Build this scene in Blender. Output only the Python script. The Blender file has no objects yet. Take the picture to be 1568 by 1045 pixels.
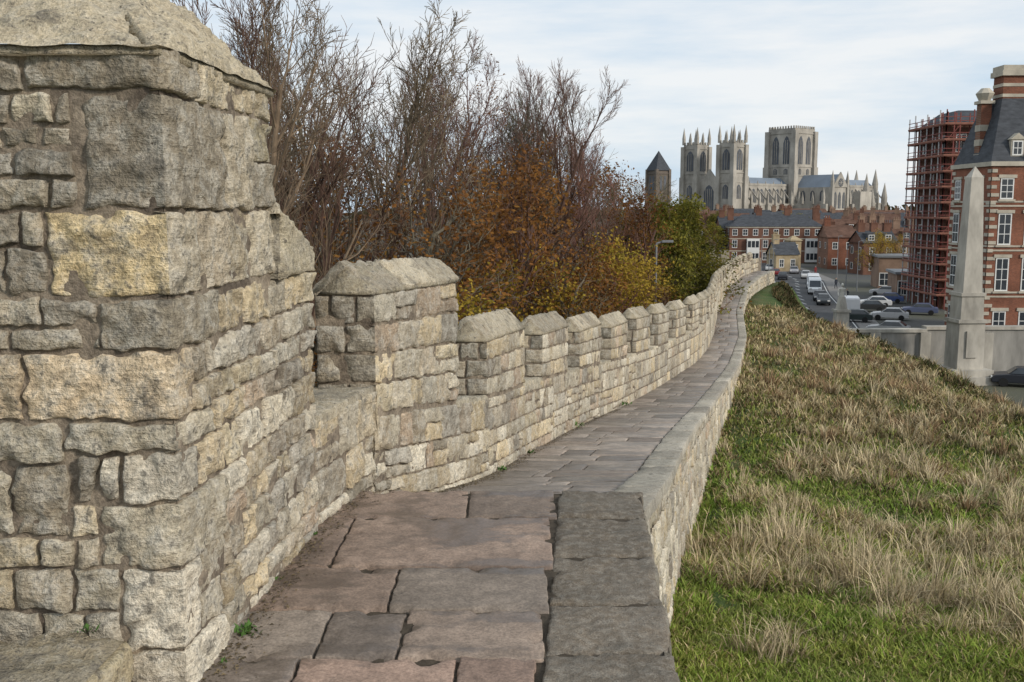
import bpy, math, random
import numpy as np
from mathutils import Vector, noise, Matrix
R=random.Random(11)
NR=np.random.RandomState(5)
scene=bpy.context.scene
col=scene.collection
try:
    scene.view_settings.view_transform='Standard'; scene.view_settings.look='None'; scene.view_settings.exposure=0
except Exception: pass

# ---------------- materials ----------------
class NT:
    def __init__(s,name):
        s.mat=bpy.data.materials.new(name); s.mat.use_nodes=True
        s.t=s.mat.node_tree; s.b=s.t.nodes['Principled BSDF']
        s.tc=s.t.nodes.new('ShaderNodeTexCoord')
        s.b.inputs['Specular IOR Level'].default_value=.25
    def n(s,k,**kw):
        nd=s.t.nodes.new(k)
        for a,b in kw.items(): setattr(nd,a,b)
        return nd
    def l(s,a,b): s.t.links.new(a,b)
    def noise(s,scale,detail=6,rough=.6,st=None,coord='Object'):
        nd=s.n('ShaderNodeTexNoise'); nd.inputs['Scale'].default_value=scale; nd.inputs['Detail'].default_value=detail; nd.inputs['Roughness'].default_value=rough
        if st:
            mp=s.n('ShaderNodeMapping'); mp.inputs['Scale'].default_value=st; s.l(s.tc.outputs[coord],mp.inputs[0]); s.l(mp.outputs[0],nd.inputs['Vector'])
        else: s.l(s.tc.outputs[coord],nd.inputs['Vector'])
        return nd.outputs['Fac']
    def ramp(s,fac,stops):
        r=s.n('ShaderNodeValToRGB'); e=r.color_ramp.elements
        while len(e)<len(stops): e.new(.5)
        for i,(p,c) in enumerate(stops):
            e[i].position=p
            if not isinstance(c,(tuple,list)): c=(c,c,c)
            e[i].color=(c[0],c[1],c[2],1)
        s.l(fac,r.inputs[0]); return r.outputs[0]
    def mix(s,fac,a,b,mode='MIX'):
        m=s.n('ShaderNodeMix',data_type='RGBA',blend_type=mode)
        for sock,v in ((m.inputs[0],fac),(m.inputs[6],a),(m.inputs[7],b)):
            if isinstance(v,(int,float)): sock.default_value=v
            elif isinstance(v,(tuple,list)): sock.default_value=(v[0],v[1],v[2],1)
            else: s.l(v,sock)
        return m.outputs[2]
    def math(s,op,a,b=0):
        m=s.n('ShaderNodeMath',operation=op)
        for i,v in enumerate((a,b)):
            if isinstance(v,(int,float)): m.inputs[i].default_value=v
            else: s.l(v,m.inputs[i])
        return m.outputs[0]
    def attr(s,name='Col'):
        a=s.n('ShaderNodeAttribute',attribute_name=name); return a.outputs['Color']
    def bump(s,h,strength=.5,dist=.01):
        b=s.n('ShaderNodeBump'); b.inputs['Strength'].default_value=strength; b.inputs['Distance'].default_value=dist
        s.l(h,b.inputs['Height']); s.l(b.outputs[0],s.b.inputs['Normal'])
    def out(s,c,rough=.85):
        if isinstance(c,(tuple,list)): s.b.inputs['Base Color'].default_value=(c[0],c[1],c[2],1)
        else: s.l(c,s.b.inputs['Base Color'])
        if isinstance(rough,(int,float)): s.b.inputs['Roughness'].default_value=rough
        else: s.l(rough,s.b.inputs['Roughness'])
        return s.mat

def stone_mat(name,lichen=.6,grime=.5,bd=.012,fine=1.0,dark=1.0,strata=.55,tint=(1.02,.985,.91)):
    m=NT(name)
    m.b.inputs['Specular IOR Level'].default_value=.1
    base=m.mix(1,m.attr(),tint,'MULTIPLY')
    n1=m.noise(2.3,5,.68); n2=m.noise(13*fine,5,.72); n4=m.noise(75*fine,3,.65); n5=m.noise(6,5,.7,(1,1,8)); n6=m.noise(26*fine,4,.7); n7=m.noise(5.5,5,.75)
    c=m.mix(1,base,m.ramp(n1,[(.3,.78*dark),(.7,1.15*dark)]),'MULTIPLY')
    c=m.mix(strata,c,m.ramp(n5,[(.3,.56),(.7,1.30)]),'MULTIPLY')
    c=m.mix(m.ramp(n7,[(.50,0),(.64,.26*grime)]),c,(.32,.235,.15))
    c=m.mix(m.ramp(n2,[(.46,0),(.68,.9*lichen)]),c,(.67,.635,.555))
    c=m.mix(m.ramp(n2,[(.28,.85*grime),(.46,0)]),c,(.145,.125,.10))
    c=m.mix(m.ramp(n7,[(.33,.95*grime),(.46,0)]),c,(.15,.138,.118))
    c=m.mix(m.ramp(n1,[(.51,0),(.68,.6*grime)]),c,(.185,.17,.145))
    c=m.mix(m.ramp(n6,[(.56,0),(.67,.9*grime)]),c,(.08,.072,.06))
    c=m.mix(.9,c,m.ramp(n4,[(.3,.62),(.7,1.28)]),'MULTIPLY')
    h=m.math('ADD',m.math('MULTIPLY',n2,1.0),m.math('ADD',m.math('MULTIPLY',n4,.4),m.math('ADD',m.math('MULTIPLY',n6,.8),m.math('MULTIPLY',n5,.8))))
    m.bump(h,1.0,bd)
    return m.out(c,.95)
def simple(name,c,rough=.85,var=.3,scale=1.5,bump=0,spec=.25,metal=0,st=None,vcol=False):
    m=NT(name)
    n=m.noise(scale,4,.65,st)
    lo=1-var; hi=1+var
    cc=m.attr() if vcol else c
    o=m.mix(1,cc,m.ramp(n,[(.3,lo),(.7,hi)]),'MULTIPLY')
    if bump: m.bump(m.noise(scale*6,4,.6),.6,bump)
    m.b.inputs['Specular IOR Level'].default_value=spec; m.b.inputs['Metallic'].default_value=metal
    return m.out(o,rough)

M_stone=stone_mat('wall_stone',.75,.78,.016)
M_stone2=stone_mat('parapet_stone',.78,.66,.015,.9)
M_cope=stone_mat('coping_stone',.45,.85,.012,1.5,1.0,.25)
M_pale=stone_mat('outer_wall_stone',.9,.5,.015,.8)
M_mortar=NT('mortar'); M_mortar.bump(M_mortar.noise(60,4,.7),1,.012)
M_mortar=M_mortar.out(M_mortar.mix(1,M_mortar.mix(M_mortar.ramp(M_mortar.noise(4,4,.75),[(.38,0),(.62,1)]),(.125,.10,.078),(.32,.265,.20)),M_mortar.ramp(M_mortar.noise(50,3,.7),[(.3,.6),(.7,1.3)]),'MULTIPLY'),.95)
def paving(name):
    m=NT(name); b=m.attr()
    n1=m.noise(2.2,5,.68); n2=m.noise(80,3,.7); n3=m.noise(1.7,6,.62,(1,2.2,1)); n4=m.noise(13,5,.72); n5=m.noise(6,5,.7)
    c=m.mix(1,b,m.ramp(n1,[(.3,.70),(.7,1.2)]),'MULTIPLY')
    c=m.mix(m.ramp(n5,[(.55,0),(.68,.45)]),c,(.13,.11,.09))
    c=m.mix(.8,c,m.ramp(n4,[(.3,.66),(.7,1.27)]),'MULTIPLY')
    c=m.mix(.8,c,m.ramp(n2,[(.35,.68),(.65,1.3)]),'MULTIPLY')
    wet=m.ramp(n3,[(.51,0),(.57,1)])
    c=m.mix(m.math('MULTIPLY',wet,.5),c,(.06,.045,.036))
    m.bump(m.math('ADD',n4,m.math('MULTIPLY',n2,.35)),.7,.005)
    rr=m.ramp(wet,[(0,.75),(1,.38)])
    m.b.inputs['Specular IOR Level'].default_value=.32
    return m.out(c,rr)
M_pave=paving('paving_stone')
M_kerb=stone_mat('kerb_stone',.3,.7,.007,2.0,1.0,.15)
M_dirt=simple('joint_dirt',(.065,.052,.038),.95,.4,20,.01)
g=NT('ground_grass'); n1=g.noise(.35,5,.65); n2=g.noise(14,4,.7)
sep=g.n('ShaderNodeSeparateXYZ'); g.l(g.tc.outputs['Object'],sep.inputs[0])
c=g.mix(g.ramp(n1,[(.42,0),(.66,1)]),(.06,.10,.022),(.13,.12,.05))
c=g.mix(1,c,g.ramp(n2,[(.3,.55),(.7,1.25)]),'MULTIPLY')
city=g.ramp(g.math('DIVIDE',sep.outputs['Z'],-13.0),[(.93,0),(.985,1)])
c=g.mix(city,c,g.mix(g.ramp(g.noise(.05,5,.6),[(.4,0),(.6,1)]),(.085,.085,.082),(.10,.10,.07)))
g.bump(n2,.8,.05); M_ground=g.out(c,.95)
M_grass=simple('grass_blades',(1,1,1),.75,.25,1.2,0,.12,0,None,True)
M_asph=simple('asphalt',(.06,.06,.062),.8,.25,.8,.0)
M_pavg=simple('pavement',(.20,.19,.18),.85,.2,1.0)
M_white=simple('white_paint',(.66,.66,.64),.6,.08,2)
M_glass=simple('dark_glass',(.035,.042,.05),.15,.3,1,0,.6)
M_brick=NT('red_brick')
bt=M_brick.n('ShaderNodeTexBrick'); bt.inputs['Scale'].default_value=3.0
bt.inputs['Color1'].default_value=(.235,.088,.052,1);bt.inputs['Color2'].default_value=(.165,.064,.04,1);bt.inputs['Mortar'].default_value=(.20,.145,.105,1);bt.inputs['Mortar Size'].default_value=.012
mp=M_brick.n('ShaderNodeMapping'); mp.inputs['Rotation'].default_value=(math.radians(90),0,0); M_brick.l(M_brick.tc.outputs['Object'],mp.inputs[0]); M_brick.l(mp.outputs[0],bt.inputs['Vector'])
M_brick=M_brick.out(M_brick.mix(1,bt.outputs['Color'],M_brick.ramp(M_brick.noise(.5,5,.6),[(.3,.66),(.7,1.2)]),'MULTIPLY'),.9)
M_brick2=simple('brown_brick',(.14,.07,.048),.9,.35,.4)
M_brick3=simple('buff_brick',(.21,.14,.10),.9,.3,.4)
M_slate=simple('slate_roof',(.060,.065,.074),.75,.35,1.0,0,.15,0,(1,1,3))
M_tile=simple('tile_roof',(.12,.07,.052),.9,.35,.8,0,.1)
M_trim=simple('limestone_trim',(.42,.38,.31),.85,.22,.8)
M_gold=simple('golden_limestone',(.34,.27,.17),.9,.3,.7)
M_min=simple('minster_limestone_hazed',(.35,.325,.285),.9,.34,.12,0,.1,0,(1,1,.6))  # limestone with a little distance haze put into its base colour
M_mindark=simple('minster_window',(.085,.092,.105),.5,.3,.2)
M_lead=simple('lead_roof',(.18,.215,.26),.7,.15,.1)
M_metal=simple('painted_metal',(.18,.19,.2),.5,.1,3)
M_scaf=simple('scaffold_pole',(.20,.06,.05),.6,.2,1)
M_scafw=simple('scaffold_steel',(.4,.4,.4),.45,.2,1)
M_plank=simple('scaffold_plank',(.24,.11,.08),.9,.3,1)
M_portl=simple('portland_stone',(.38,.355,.31),.85,.4,.6,0,.2,0,(1,1,.4))
M_concrete=simple('memorial_wall_stone',(.26,.25,.23),.9,.35,.4,0,.2,0,(2,2,.5))
def bark(name,c):
    m=NT(name); oi=m.n('ShaderNodeObjectInfo')
    cc=m.mix(1,c,m.ramp(oi.outputs['Random'],[(0,(.8,.85,.75)),(.5,(1,1,1)),(1,(1.35,1.1,1.0))]),'MULTIPLY')
    return m.out(m.mix(1,cc,m.ramp(m.noise(2,3,.6),[(.3,.6),(.7,1.5)]),'MULTIPLY'),.95)
M_bark=bark('bark_grey',(.135,.12,.088)); M_bark2=bark('bark_red',(.135,.078,.066))
def leafmat(name,c1,c2,c3):
    m=NT(name); n=m.noise(.6,4,.7); n2=m.noise(9,2,.5)
    c=m.ramp(n,[(.32,c1),(.5,c2),(.68,c3)])
    c=m.mix(1,c,m.ramp(n2,[(.3,.5),(.7,1.6)]),'MULTIPLY')
    m.b.inputs['Specular IOR Level'].default_value=.1
    tr=m.n('ShaderNodeBsdfTranslucent'); m.l(c,tr.inputs[0]); ms=m.n('ShaderNodeMixShader'); ms.inputs[0].default_value=.35
    out=m.t.nodes['Material Output']; m.out(c,.8); m.l(m.b.outputs[0],ms.inputs[1]); m.l(tr.outputs[0],ms.inputs[2]); m.l(ms.outputs[0],out.inputs[0])
    return m.mat
L_orange=leafmat('leaves_rust',(.085,.042,.022),(.20,.088,.025),(.24,.14,.03))
L_yellow=leafmat('leaves_yellow',(.14,.09,.02),(.36,.24,.035),(.20,.18,.035))
L_green=leafmat('leaves_green',(.055,.07,.018),(.15,.145,.028),(.28,.215,.035))
L_dark=leafmat('undergrowth_leaves',(.04,.04,.018),(.065,.058,.025),(.10,.078,.038))

# ---------------- mesh builder ----------------
class MB:
    def __init__(s,M=None): s.v=[];s.f=[];s.m=[];s.c=[];s.M=M
    def add(s,pts,faces,m=0,c=(.4,.36,.29)):
        o=len(s.v); s.v.extend(pts); s.c.extend([c]*len(pts))
        for f in faces: s.f.append(tuple(i+o for i in f)); s.m.append(m)
    def poly(s,pts,m=0,c=(.4,.36,.29)): s.add(pts,[tuple(range(len(pts)))],m,c)
    def box(s,x0,x1,y0,y1,z0,z1,m=0,c=(.4,.36,.29)):
        p=[(x0,y0,z0),(x1,y0,z0),(x1,y1,z0),(x0,y1,z0),(x0,y0,z1),(x1,y0,z1),(x1,y1,z1),(x0,y1,z1)]
        s.add(p,[(0,3,2,1),(4,5,6,7),(0,1,5,4),(1,2,6,5),(2,3,7,6),(3,0,4,7)],m,c)
    def frus(s,cx,cy,z0,z1,r0,r1,n=4,rot=math.pi/4,m=0,c=(.4,.36,.29)):
        a=[(cx+r0*math.cos(rot+2*math.pi*i/n),cy+r0*math.sin(rot+2*math.pi*i/n),z0) for i in range(n)]
        b=[(cx+r1*math.cos(rot+2*math.pi*i/n),cy+r1*math.sin(rot+2*math.pi*i/n),z1) for i in range(n)]
        s.add(a+b,[tuple(reversed(range(n))),tuple(range(n,2*n))]+[(i,(i+1)%n,n+(i+1)%n,n+i) for i in range(n)],m,c)
    def loft(s,secs,m=0,c=(.4,.36,.29),cap=True,closed=True):
        n=len(secs[0]); pts=[p for q in secs for p in q]; F=[]
        for k in range(len(secs)-1):
            for i in range(n if closed else n-1):
                j=(i+1)%n; F.append((k*n+i,k*n+j,(k+1)*n+j,(k+1)*n+i))
        if cap: F.append(tuple(reversed(range(n)))); F.append(tuple(range((len(secs)-1)*n,len(secs)*n)))
        s.add(pts,F,m,c)
    def cyl(s,a,b,r0,r1=None,n=8,m=0,c=(.4,.36,.29)):
        r1=r0 if r1 is None else r1
        a=Vector(a);b=Vector(b);d=(b-a).normalized(); u=d.orthogonal().normalized(); w=d.cross(u)
        A=[tuple(a+(u*math.cos(2*math.pi*i/n)+w*math.sin(2*math.pi*i/n))*r0) for i in range(n)]
        B=[tuple(b+(u*math.cos(2*math.pi*i/n)+w*math.sin(2*math.pi*i/n))*r1) for i in range(n)]
        s.loft([A,B],m,c)
    def mesh(s,name,mats,smooth=False):
        me=bpy.data.meshes.new(name); me.from_pydata(s.v,[],s.f)
        for k in mats: me.materials.append(k)
        me.polygons.foreach_set('material_index',s.m)
        a=me.color_attributes.new('Col','FLOAT_COLOR','POINT')
        arr=np.ones((len(s.v),4),dtype=np.float32); arr[:,:3]=np.array(s.c,dtype=np.float32); a.data.foreach_set('color',arr.ravel())
        if smooth: me.polygons.foreach_set('use_smooth',[True]*len(me.polygons))
        me.update(); return me
    def obj(s,name,mats,parent=None,smooth=False):
        ob=bpy.data.objects.new(name,s.mesh(name,mats,smooth)); col.objects.link(ob)
        if parent: ob.parent=parent
        return ob
def empty(name,loc=(0,0,0),rot=0):
    e=bpy.data.objects.new(name,None); e.location=loc; e.rotation_euler=(0,0,rot); e.empty_display_size=.2; col.objects.link(e); return e

# ---------------- site curves (metres; eye of the camera is the origin) ----------------
def curve(pts,smooth_from=None,w=1.6):
    ys=np.array([p[0] for p in pts],float); xs=np.array([p[1] for p in pts],float)
    g=np.arange(ys[0],ys[-1]+.1,.1); v=np.interp(g,ys,xs)
    if smooth_from is not None:
        k=int(w/.1); k+=1-k%2; pad=np.concatenate([np.full(k//2,v[0])+(np.arange(-(k//2),0))*(v[1]-v[0]),v,v[-1]+(np.arange(1,k//2+1))*(v[-1]-v[-2])])
        sm=np.convolve(pad,np.ones(k)/k,'valid'); t=np.clip((g-smooth_from)/1.0,0,1); v=v*(1-t)+sm*t
    return lambda y:float(np.interp(y,g,v)), lambda y:np.interp(y,g,v)
wf,wfv=curve([(0,-1.2),(3.25,-1.12),(5,-1.02),(6.04,-.84),(7.8,-.43),(8.9,-.22),(11,.13),(12.3,.39),(15.2,1.05),(18.2,1.86),(21,2.65),(23,3.3),(27,4.6),(30,5.6),(34,6.7),(41,8.35),(52,10.8),(68,14.9),(80,18.5),(92,23)],6.5,2.5)
xr,xrv=curve([(0,.4),(3.32,.6),(5.6,.757),(8.5,1.37),(12.4,2.2),(15,2.83),(19.7,4.02),(23,4.92),(27,6.1),(30,6.95),(41,9.74),(52,12.1),(68,16.2),(80,20),(92,24.5)],7,2.5)
pz,pzv=curve([(0,-1.65),(5.7,-1.65),(5.8,-1.8),(9,-2.45),(12.4,-2.96),(19.7,-3.9),(23,-4.2),(27,-4.45),(30,-4.62),(41,-5.2),(52,-5.25),(68,-5.2),(92,-5.4)],7,2)
fz,fzv=curve([(-50,-3.0),(0,-3.1),(5,-3.3),(8.5,-3.75),(15,-4.85),(19.3,-5.1),(23,-5.2),(28,-5.0),(41,-5.5),(52,-5.75),(68,-6),(92,-6.5),(400,-6.5)],0,3)
sh,_=curve([(0,.58),(5.5,.58),(8.3,.72),(11.6,.85),(20,1.0),(30,1.05),(92,1.05)])
rz,_=curve([(0,-.3),(6,-.31),(7.85,-.35),(8.9,-.95),(11,-1.08),(12.2,-1.3),(14.1,-1.42),(15.1,-1.62),(17,-1.72),(18,-1.9),(20.9,-2.05),(24,-2.25),(27,-2.45),(31,-2.6),(41,-3.15),(52,-3.2),(68,-3.45),(92,-3.6)])
szf=lambda y:pz(max(y,0))+sh(y) if y>6 else -1.07
CDY=[0,20,30,45,55,64,77,92]; CDV=[9.5,8,7.2,5.8,3.4,2.2,.9,.6]
def smoothv(a,b,t): 
    t=np.clip((t-a)/(b-a),0,1); return t*t*(3-2*t)
def ground_h(X,Y):
    X=np.asarray(X,float);Y=np.asarray(Y,float)
    Yc=np.clip(Y,0,92)
    F=fzv(Yc); d=X-xrv(Yc); dl=(wfv(Yc)-.4)-X
    cd=np.interp(Yc,CDY,CDV); sl=np.interp(Yc,[0,45,60,92],[.38,.5,.85,1.1])
    hr=F-.09*np.clip(d,0,None)-(sl-.09)*np.maximum(0,d-cd)*smoothv(0,2,d-cd)
    hr=np.maximum(hr,-13.0)
    hl=np.maximum(F-1.0-.45*np.clip(dl,0,None),-9.6)
    h=np.where(d>0,hr,np.where(dl>0,hl,F-.6))
    h=h+(.07*np.sin(X*.9+Y*.35)+.06*np.sin(X*.37-Y*.8)+.03*np.sin(X*2.3+Y*1.1)*np.cos(Y*1.7))*(d>.4)*(h>-12.5)
    t=smoothv(90,118,Y); h=h*(1-t)-13.0*t
    t=np.clip((-X-70)/60,0,1); h=h*(1-t)-13*t
    return h

# ---------------- masonry ----------------
def nz(x,y,z,s): return noise.noise(Vector((x*s,y*s,z*s)))
def masonry(mb,f,s0,s1,t0,t1,hs=(.15,.3),ws=(.2,.5),cell=.05,pal=None,m=0,gap=.009,depth=.04,bev=.011,rough=.012,prot=.008,blocks=None,edge=.006,jit=0.0,cl=False,cr=False,bias=.006):
    rnd=R
    if blocks is None:
        blocks=[];t=t0
        while t<t1-1e-4:
            h=rnd.uniform(*hs)
            if t1-(t+h)<hs[0]*.6: h=t1-t
            s=s0-(0 if (cl or ws[0]==ws[1]) else rnd.uniform(0,ws[0]*.8))
            while s<s1-1e-4:
                e=s+rnd.uniform(*ws)
                if s1-e<ws[0]*.5: e=s1
                a=max(s,s0)
                if e-a>.05:
                    fl=('L' if cl and a<s0+1e-4 else '')+('R' if cr and e>s1-1e-4 else '')
                    if jit and h>.2 and rnd.random()<jit:
                        k=rnd.uniform(.4,.6)*h
                        blocks.append((a,e,t,t+k,rnd.choice(pal),fl));blocks.append((a,e,t+k,t+h,rnd.choice(pal),fl))
                    else: blocks.append((a,e,t,t+h,rnd.choice(pal),fl))
                s=e
            t+=h
    e=.01
    for bl in blocks:
        (a,b,c,d,colr)=bl[:5]; fl=bl[5] if len(bl)>5 else ''
        if 'L' not in fl: a+=gap/2
        if 'R' not in fl: b-=gap/2
        c+=gap/2;d-=gap/2
        w=b-a;h=d-c
        if w<.02 or h<.015: continue
        bb=min(bev,w*.25,h*.25)
        k=max(1,int(round((w-2*bb)/cell))); l=max(1,int(round((h-2*bb)/cell)))
        us=[0,bb*.35]+[bb+(w-2*bb)*i/k for i in range(k+1)]+[w-bb*.35,w]
        vs=[0,bb*.35]+[bb+(h-2*bb)*i/l for i in range(l+1)]+[h-bb*.35,h]
        sm,tm=(a+b)/2,(c+d)/2
        P=Vector(f(sm,tm)); n=(Vector(f(sm+e,tm))-P).cross(Vector(f(sm,tm+e))-P).normalized()
        pr=rnd.uniform(-prot,prot)+bias; tx=rnd.uniform(-1,1)*prot*.6; ty=rnd.uniform(-1,1)*prot*.6
        br=rnd.uniform(.70,1.24); cc=(colr[0]*br,colr[1]*br,colr[2]*br)
        nu,nv=len(us),len(vs); pts=[]
        for j,v in enumerate(vs):
            ej=0 if j in(0,nv-1) else (1 if j in(1,nv-2) else 2)
            for i,u in enumerate(us):
                ei=0 if i in(0,nu-1) else (1 if i in(1,nu-2) else 2)
                if ('L' in fl and i<2) or ('R' in fl and i>=nu-2): ei=2
                q=min(ei,ej)
                p=f(a+u,c+v)
                n1=nz(p[0]+3.3,p[1],p[2],9)+.6*nz(p[0]+1,p[1],p[2],26); n2=nz(p[0],p[1]+7,p[2],9)+.6*nz(p[0],p[1]+2,p[2],26)
                wt=1
                if 'L' in fl: wt=min(wt,u/.05)
                if 'R' in fl: wt=min(wt,(w-u)/.05)
                du=n1*edge*2*wt; dv=n2*edge*2*wt
                p=Vector(f(a+u+du,c+v+dv))
                off=pr+tx*(u/w-.5)*2+ty*(v/h-.5)*2
                chip=nz(p[0]+9,p[1],p[2],11)
                de=min(u if 'L' not in fl else 1,w-u if 'R' not in fl else 1,v,h-v)
                off+=rough*(nz(p[0],p[1],p[2],5)*.7+nz(p[0],p[1],p[2],14)*.8+nz(p[0],p[1],p[2],37)*.55)
                if chip>.12 and de<.06 and edge>.0045: off-=(chip-.12)*.08*(1-de/.06)
                off=off*wt
                if q==0: off=-depth
                elif q==1: off-=bb*.35
                pts.append(tuple(p+n*off))
        F=[(j*nu+i,j*nu+i+1,(j+1)*nu+i+1,(j+1)*nu+i) for j in range(nv-1) for i in range(nu-1)]
        mb.add(pts,F,m,cc)
def backing(mb,f,s0,s1,t0,t1,ns,nt,m,off=-.012):
    pts=[]
    for j in range(nt+1):
        for i in range(ns+1):
            s=s0+(s1-s0)*i/ns;t=t0+(t1-t0)*j/nt
            P=Vector(f(s,t)); n=(Vector(f(s+.01,t))-P).cross(Vector(f(s,t+.01))-P).normalized()
            k=0 if i in (0,ns) else 1
            pts.append(tuple(P+n*(off+k*(.005*nz(P.x,P.y,P.z,12)+.004*nz(P.x,P.y,P.z,35)))))
    mb.add(pts,[(j*(ns+1)+i,j*(ns+1)+i+1,(j+1)*(ns+1)+i+1,(j+1)*(ns+1)+i) for j in range(nt) for i in range(ns)],m)

PAL=[(.54,.47,.36),(.45,.395,.315),(.56,.505,.41),(.38,.345,.285),(.58,.49,.35),(.49,.43,.345),(.58,.535,.45),(.47,.425,.355)]
PALR=PAL+[(.52,.42,.33),(.68,.635,.545),(.68,.635,.545),(.60,.53,.40),(.54,.495,.41),(.35,.315,.27),(.64,.54,.38),(.40,.375,.335)]
PALG=[(.35,.315,.26),(.40,.355,.285),(.31,.285,.24),(.45,.395,.31)]

# ---------------- tower ----------------
tower=empty('wall_tower')
mb=MB()
fr=lambda s,t:(s,3.25+.02*(-1.12-s),t)
G1=(.37,.335,.28);G2=(.45,.405,.33);T1=(.57,.495,.37);Y1=(.72,.59,.37);C1=(.59,.54,.44);D1=(.28,.255,.215);W1=(.67,.625,.54)
X0=-1.12
Q=[-1.72,-1.50,-1.21,-.98,-.81,-.70,-.465,-.285,0,.375,.52]
XC=[-1.38,-1.34,-1.39,-1.31,-1.50,-1.62,-1.36,-1.52,-1.385,-1.56]
QC=[W1,W1,C1,W1,C1,(.64,.53,.39),G2,Y1,(.37,.33,.27),(.40,.355,.285)]
RX=[3.62,3.42,3.66,3.44,3.60,3.42,3.7,3.5,3.80,3.56]
B=[]
for i in range(10): B.append((XC[i],X0,Q[i],Q[i+1],QC[i],'R'))
def course(z0,z1,cuts,cols):
    for i in range(len(cuts)-1):
        if cuts[i+1]-cuts[i]>.03: B.append((cuts[i],cuts[i+1],z0,z1,cols[i%len(cols)]))
def rubble(z0,z1,x1,hs,ws,cols):
    z=z0
    while z<z1-1e-3:
        h=R.uniform(*hs)
        if z1-z-h<hs[0]*.7: h=z1-z
        x=-2.5
        while x<x1-1e-3:
            e=x+R.uniform(*ws)
            if x1-e<ws[0]*.6: e=x1
            if e>-1.95: B.append((x,e,z,z+h,R.choice(cols)))
            x=e
        z+=h
rubble(-1.72,-1.5,-1.38,(.2,.22),(.2,.3),[G2,T1,W1,C1])
course(-1.5,-1.36,[-2.1,-1.85,-1.62,-1.46,-1.34],[T1,W1,C1,W1]); course(-1.36,-1.21,[-2.1,-1.9,-1.7,-1.5,-1.34],[C1,T1,G2,C1])
course(-1.21,-1.10,[-2.1,-1.8,-1.6,-1.48,-1.39],[C1,T1,C1,G2]); course(-1.10,-.84,[-2.2,-1.95,-1.69,-1.49],[G2,C1,G2]); course(-1.10,-.98,[-1.49,-1.39],[T1]); course(-.98,-.81,[-1.46,-1.39],[D1]); course(-.975,-.815,[-1.385,-1.315],[W1])
course(-.84,-.70,[-2.2,-1.9,-1.50],[G2,C1]); 
course(-.70,-.465,[-2.3,-1.98,-1.62],[T1,(.62,.52,.39)])
course(-.465,-.385,[-2.2,-1.9,-1.66,-1.36],[G2,G1,G2]); course(-.385,-.285,[-2.2,-1.8,-1.55,-1.36],[G1,G2,G1])
course(-.285,-.13,[-2.2,-1.85,-1.66,-1.52],[G1,G2,G1]);course(-.13,0,[-2.2,-1.78,-1.6,-1.52],[G2,G1,G2])
rubble(0,.375,-1.41,(.06,.12),(.08,.2),[G1,G2,T1,G2,D1,C1,T1]); 
course(.375,.52,[-2.4,-1.9,-1.56],[G2,G1])
masonry(mb,fr,0,0,0,0,blocks=B,cell=.014,rough=.022,prot=.008,gap=.013,depth=.05,bev=.010,edge=.008,bias=.010)
fs=lambda s,t:(-1.12+.06*(s-3.25),s,t)
B=[]
for i in range(10): B.append((3.25,RX[i],Q[i],Q[i+1],QC[i] if i!=7 else G2,'L'))
def rows(zs,s1,ws,pal):
    for z0,z1 in zip(zs[:-1],zs[1:]):
        zm=(z0+z1)/2; k=max(i for i in range(10) if Q[i]<=zm+1e-6)
        s=RX[k]
        while s<s1-1e-4:
            e=s+R.uniform(*ws)
            if s1-e<ws[0]*.6: e=s1
            if e-s>.04: B.append((s,e,z0,z1,R.choice(pal)))
            s=e
for i in range(10):
    s1=4.4 if Q[i]>-.3 else 5.03
    z0,z1=Q[i],Q[i+1]
    if i==7: rows([z0,0],4.4,(.25,.4),PAL); continue
    if i==6: rows([z0,-.3],5.03,(.2,.35),PALR); continue
    if i==8:
        B.append((3.80,4.12,0,.375,(.43,.385,.31)));B.append((4.12,4.4,0,.2,G1));B.append((4.12,4.4,.2,.375,(.44,.39,.28)));continue
    if i==9: rows([z0,z1],4.4,(.3,.42),[G2,T1,C1]); continue
    if z1-z0>.2: rows([z0,z0+(z1-z0)*R.uniform(.42,.58),z1],s1,(.12,.36),PALR+[W1])
    else: rows([z0,z1],s1,(.12,.36),PALR+[W1])
masonry(mb,fs,0,0,0,0,blocks=B,cell=.017,rough=.02,prot=.008,gap=.011,depth=.04,bev=.010,edge=.008,bias=.007)
mb.obj('tower_stones',[M_stone],tower,True)
mb=MB(); backing(mb,fr,-2.6,-1.133,-3,.5,60,110,0,-.012); backing(mb,fs,3.264,4.4,-3,.5,45,110,0,-.012); backing(mb,fs,4.38,5.03,-3,-.3,26,90,0,-.012)
mb.loft([[(-2.6,3.3,z),(-1.2,3.3,z),(-1.09,4.385,z),(-2.0,5.6,z),(-2.6,5.6,z)] for z in (-10,.5)])
mb.box(-1.6,-1.07,4.385,5.02,-10,-.31,0)
mb.obj('tower_core',[M_mortar],tower,False)
mb=MB()
ap=Vector((-2.1,4.55,1.40))
rb=[Vector((-3.6,3.19,.525)),Vector((-1.105,3.205,.525)),Vector((-1.02,4.43,.525)),Vector((-1.9,5.7,.525))]
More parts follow.
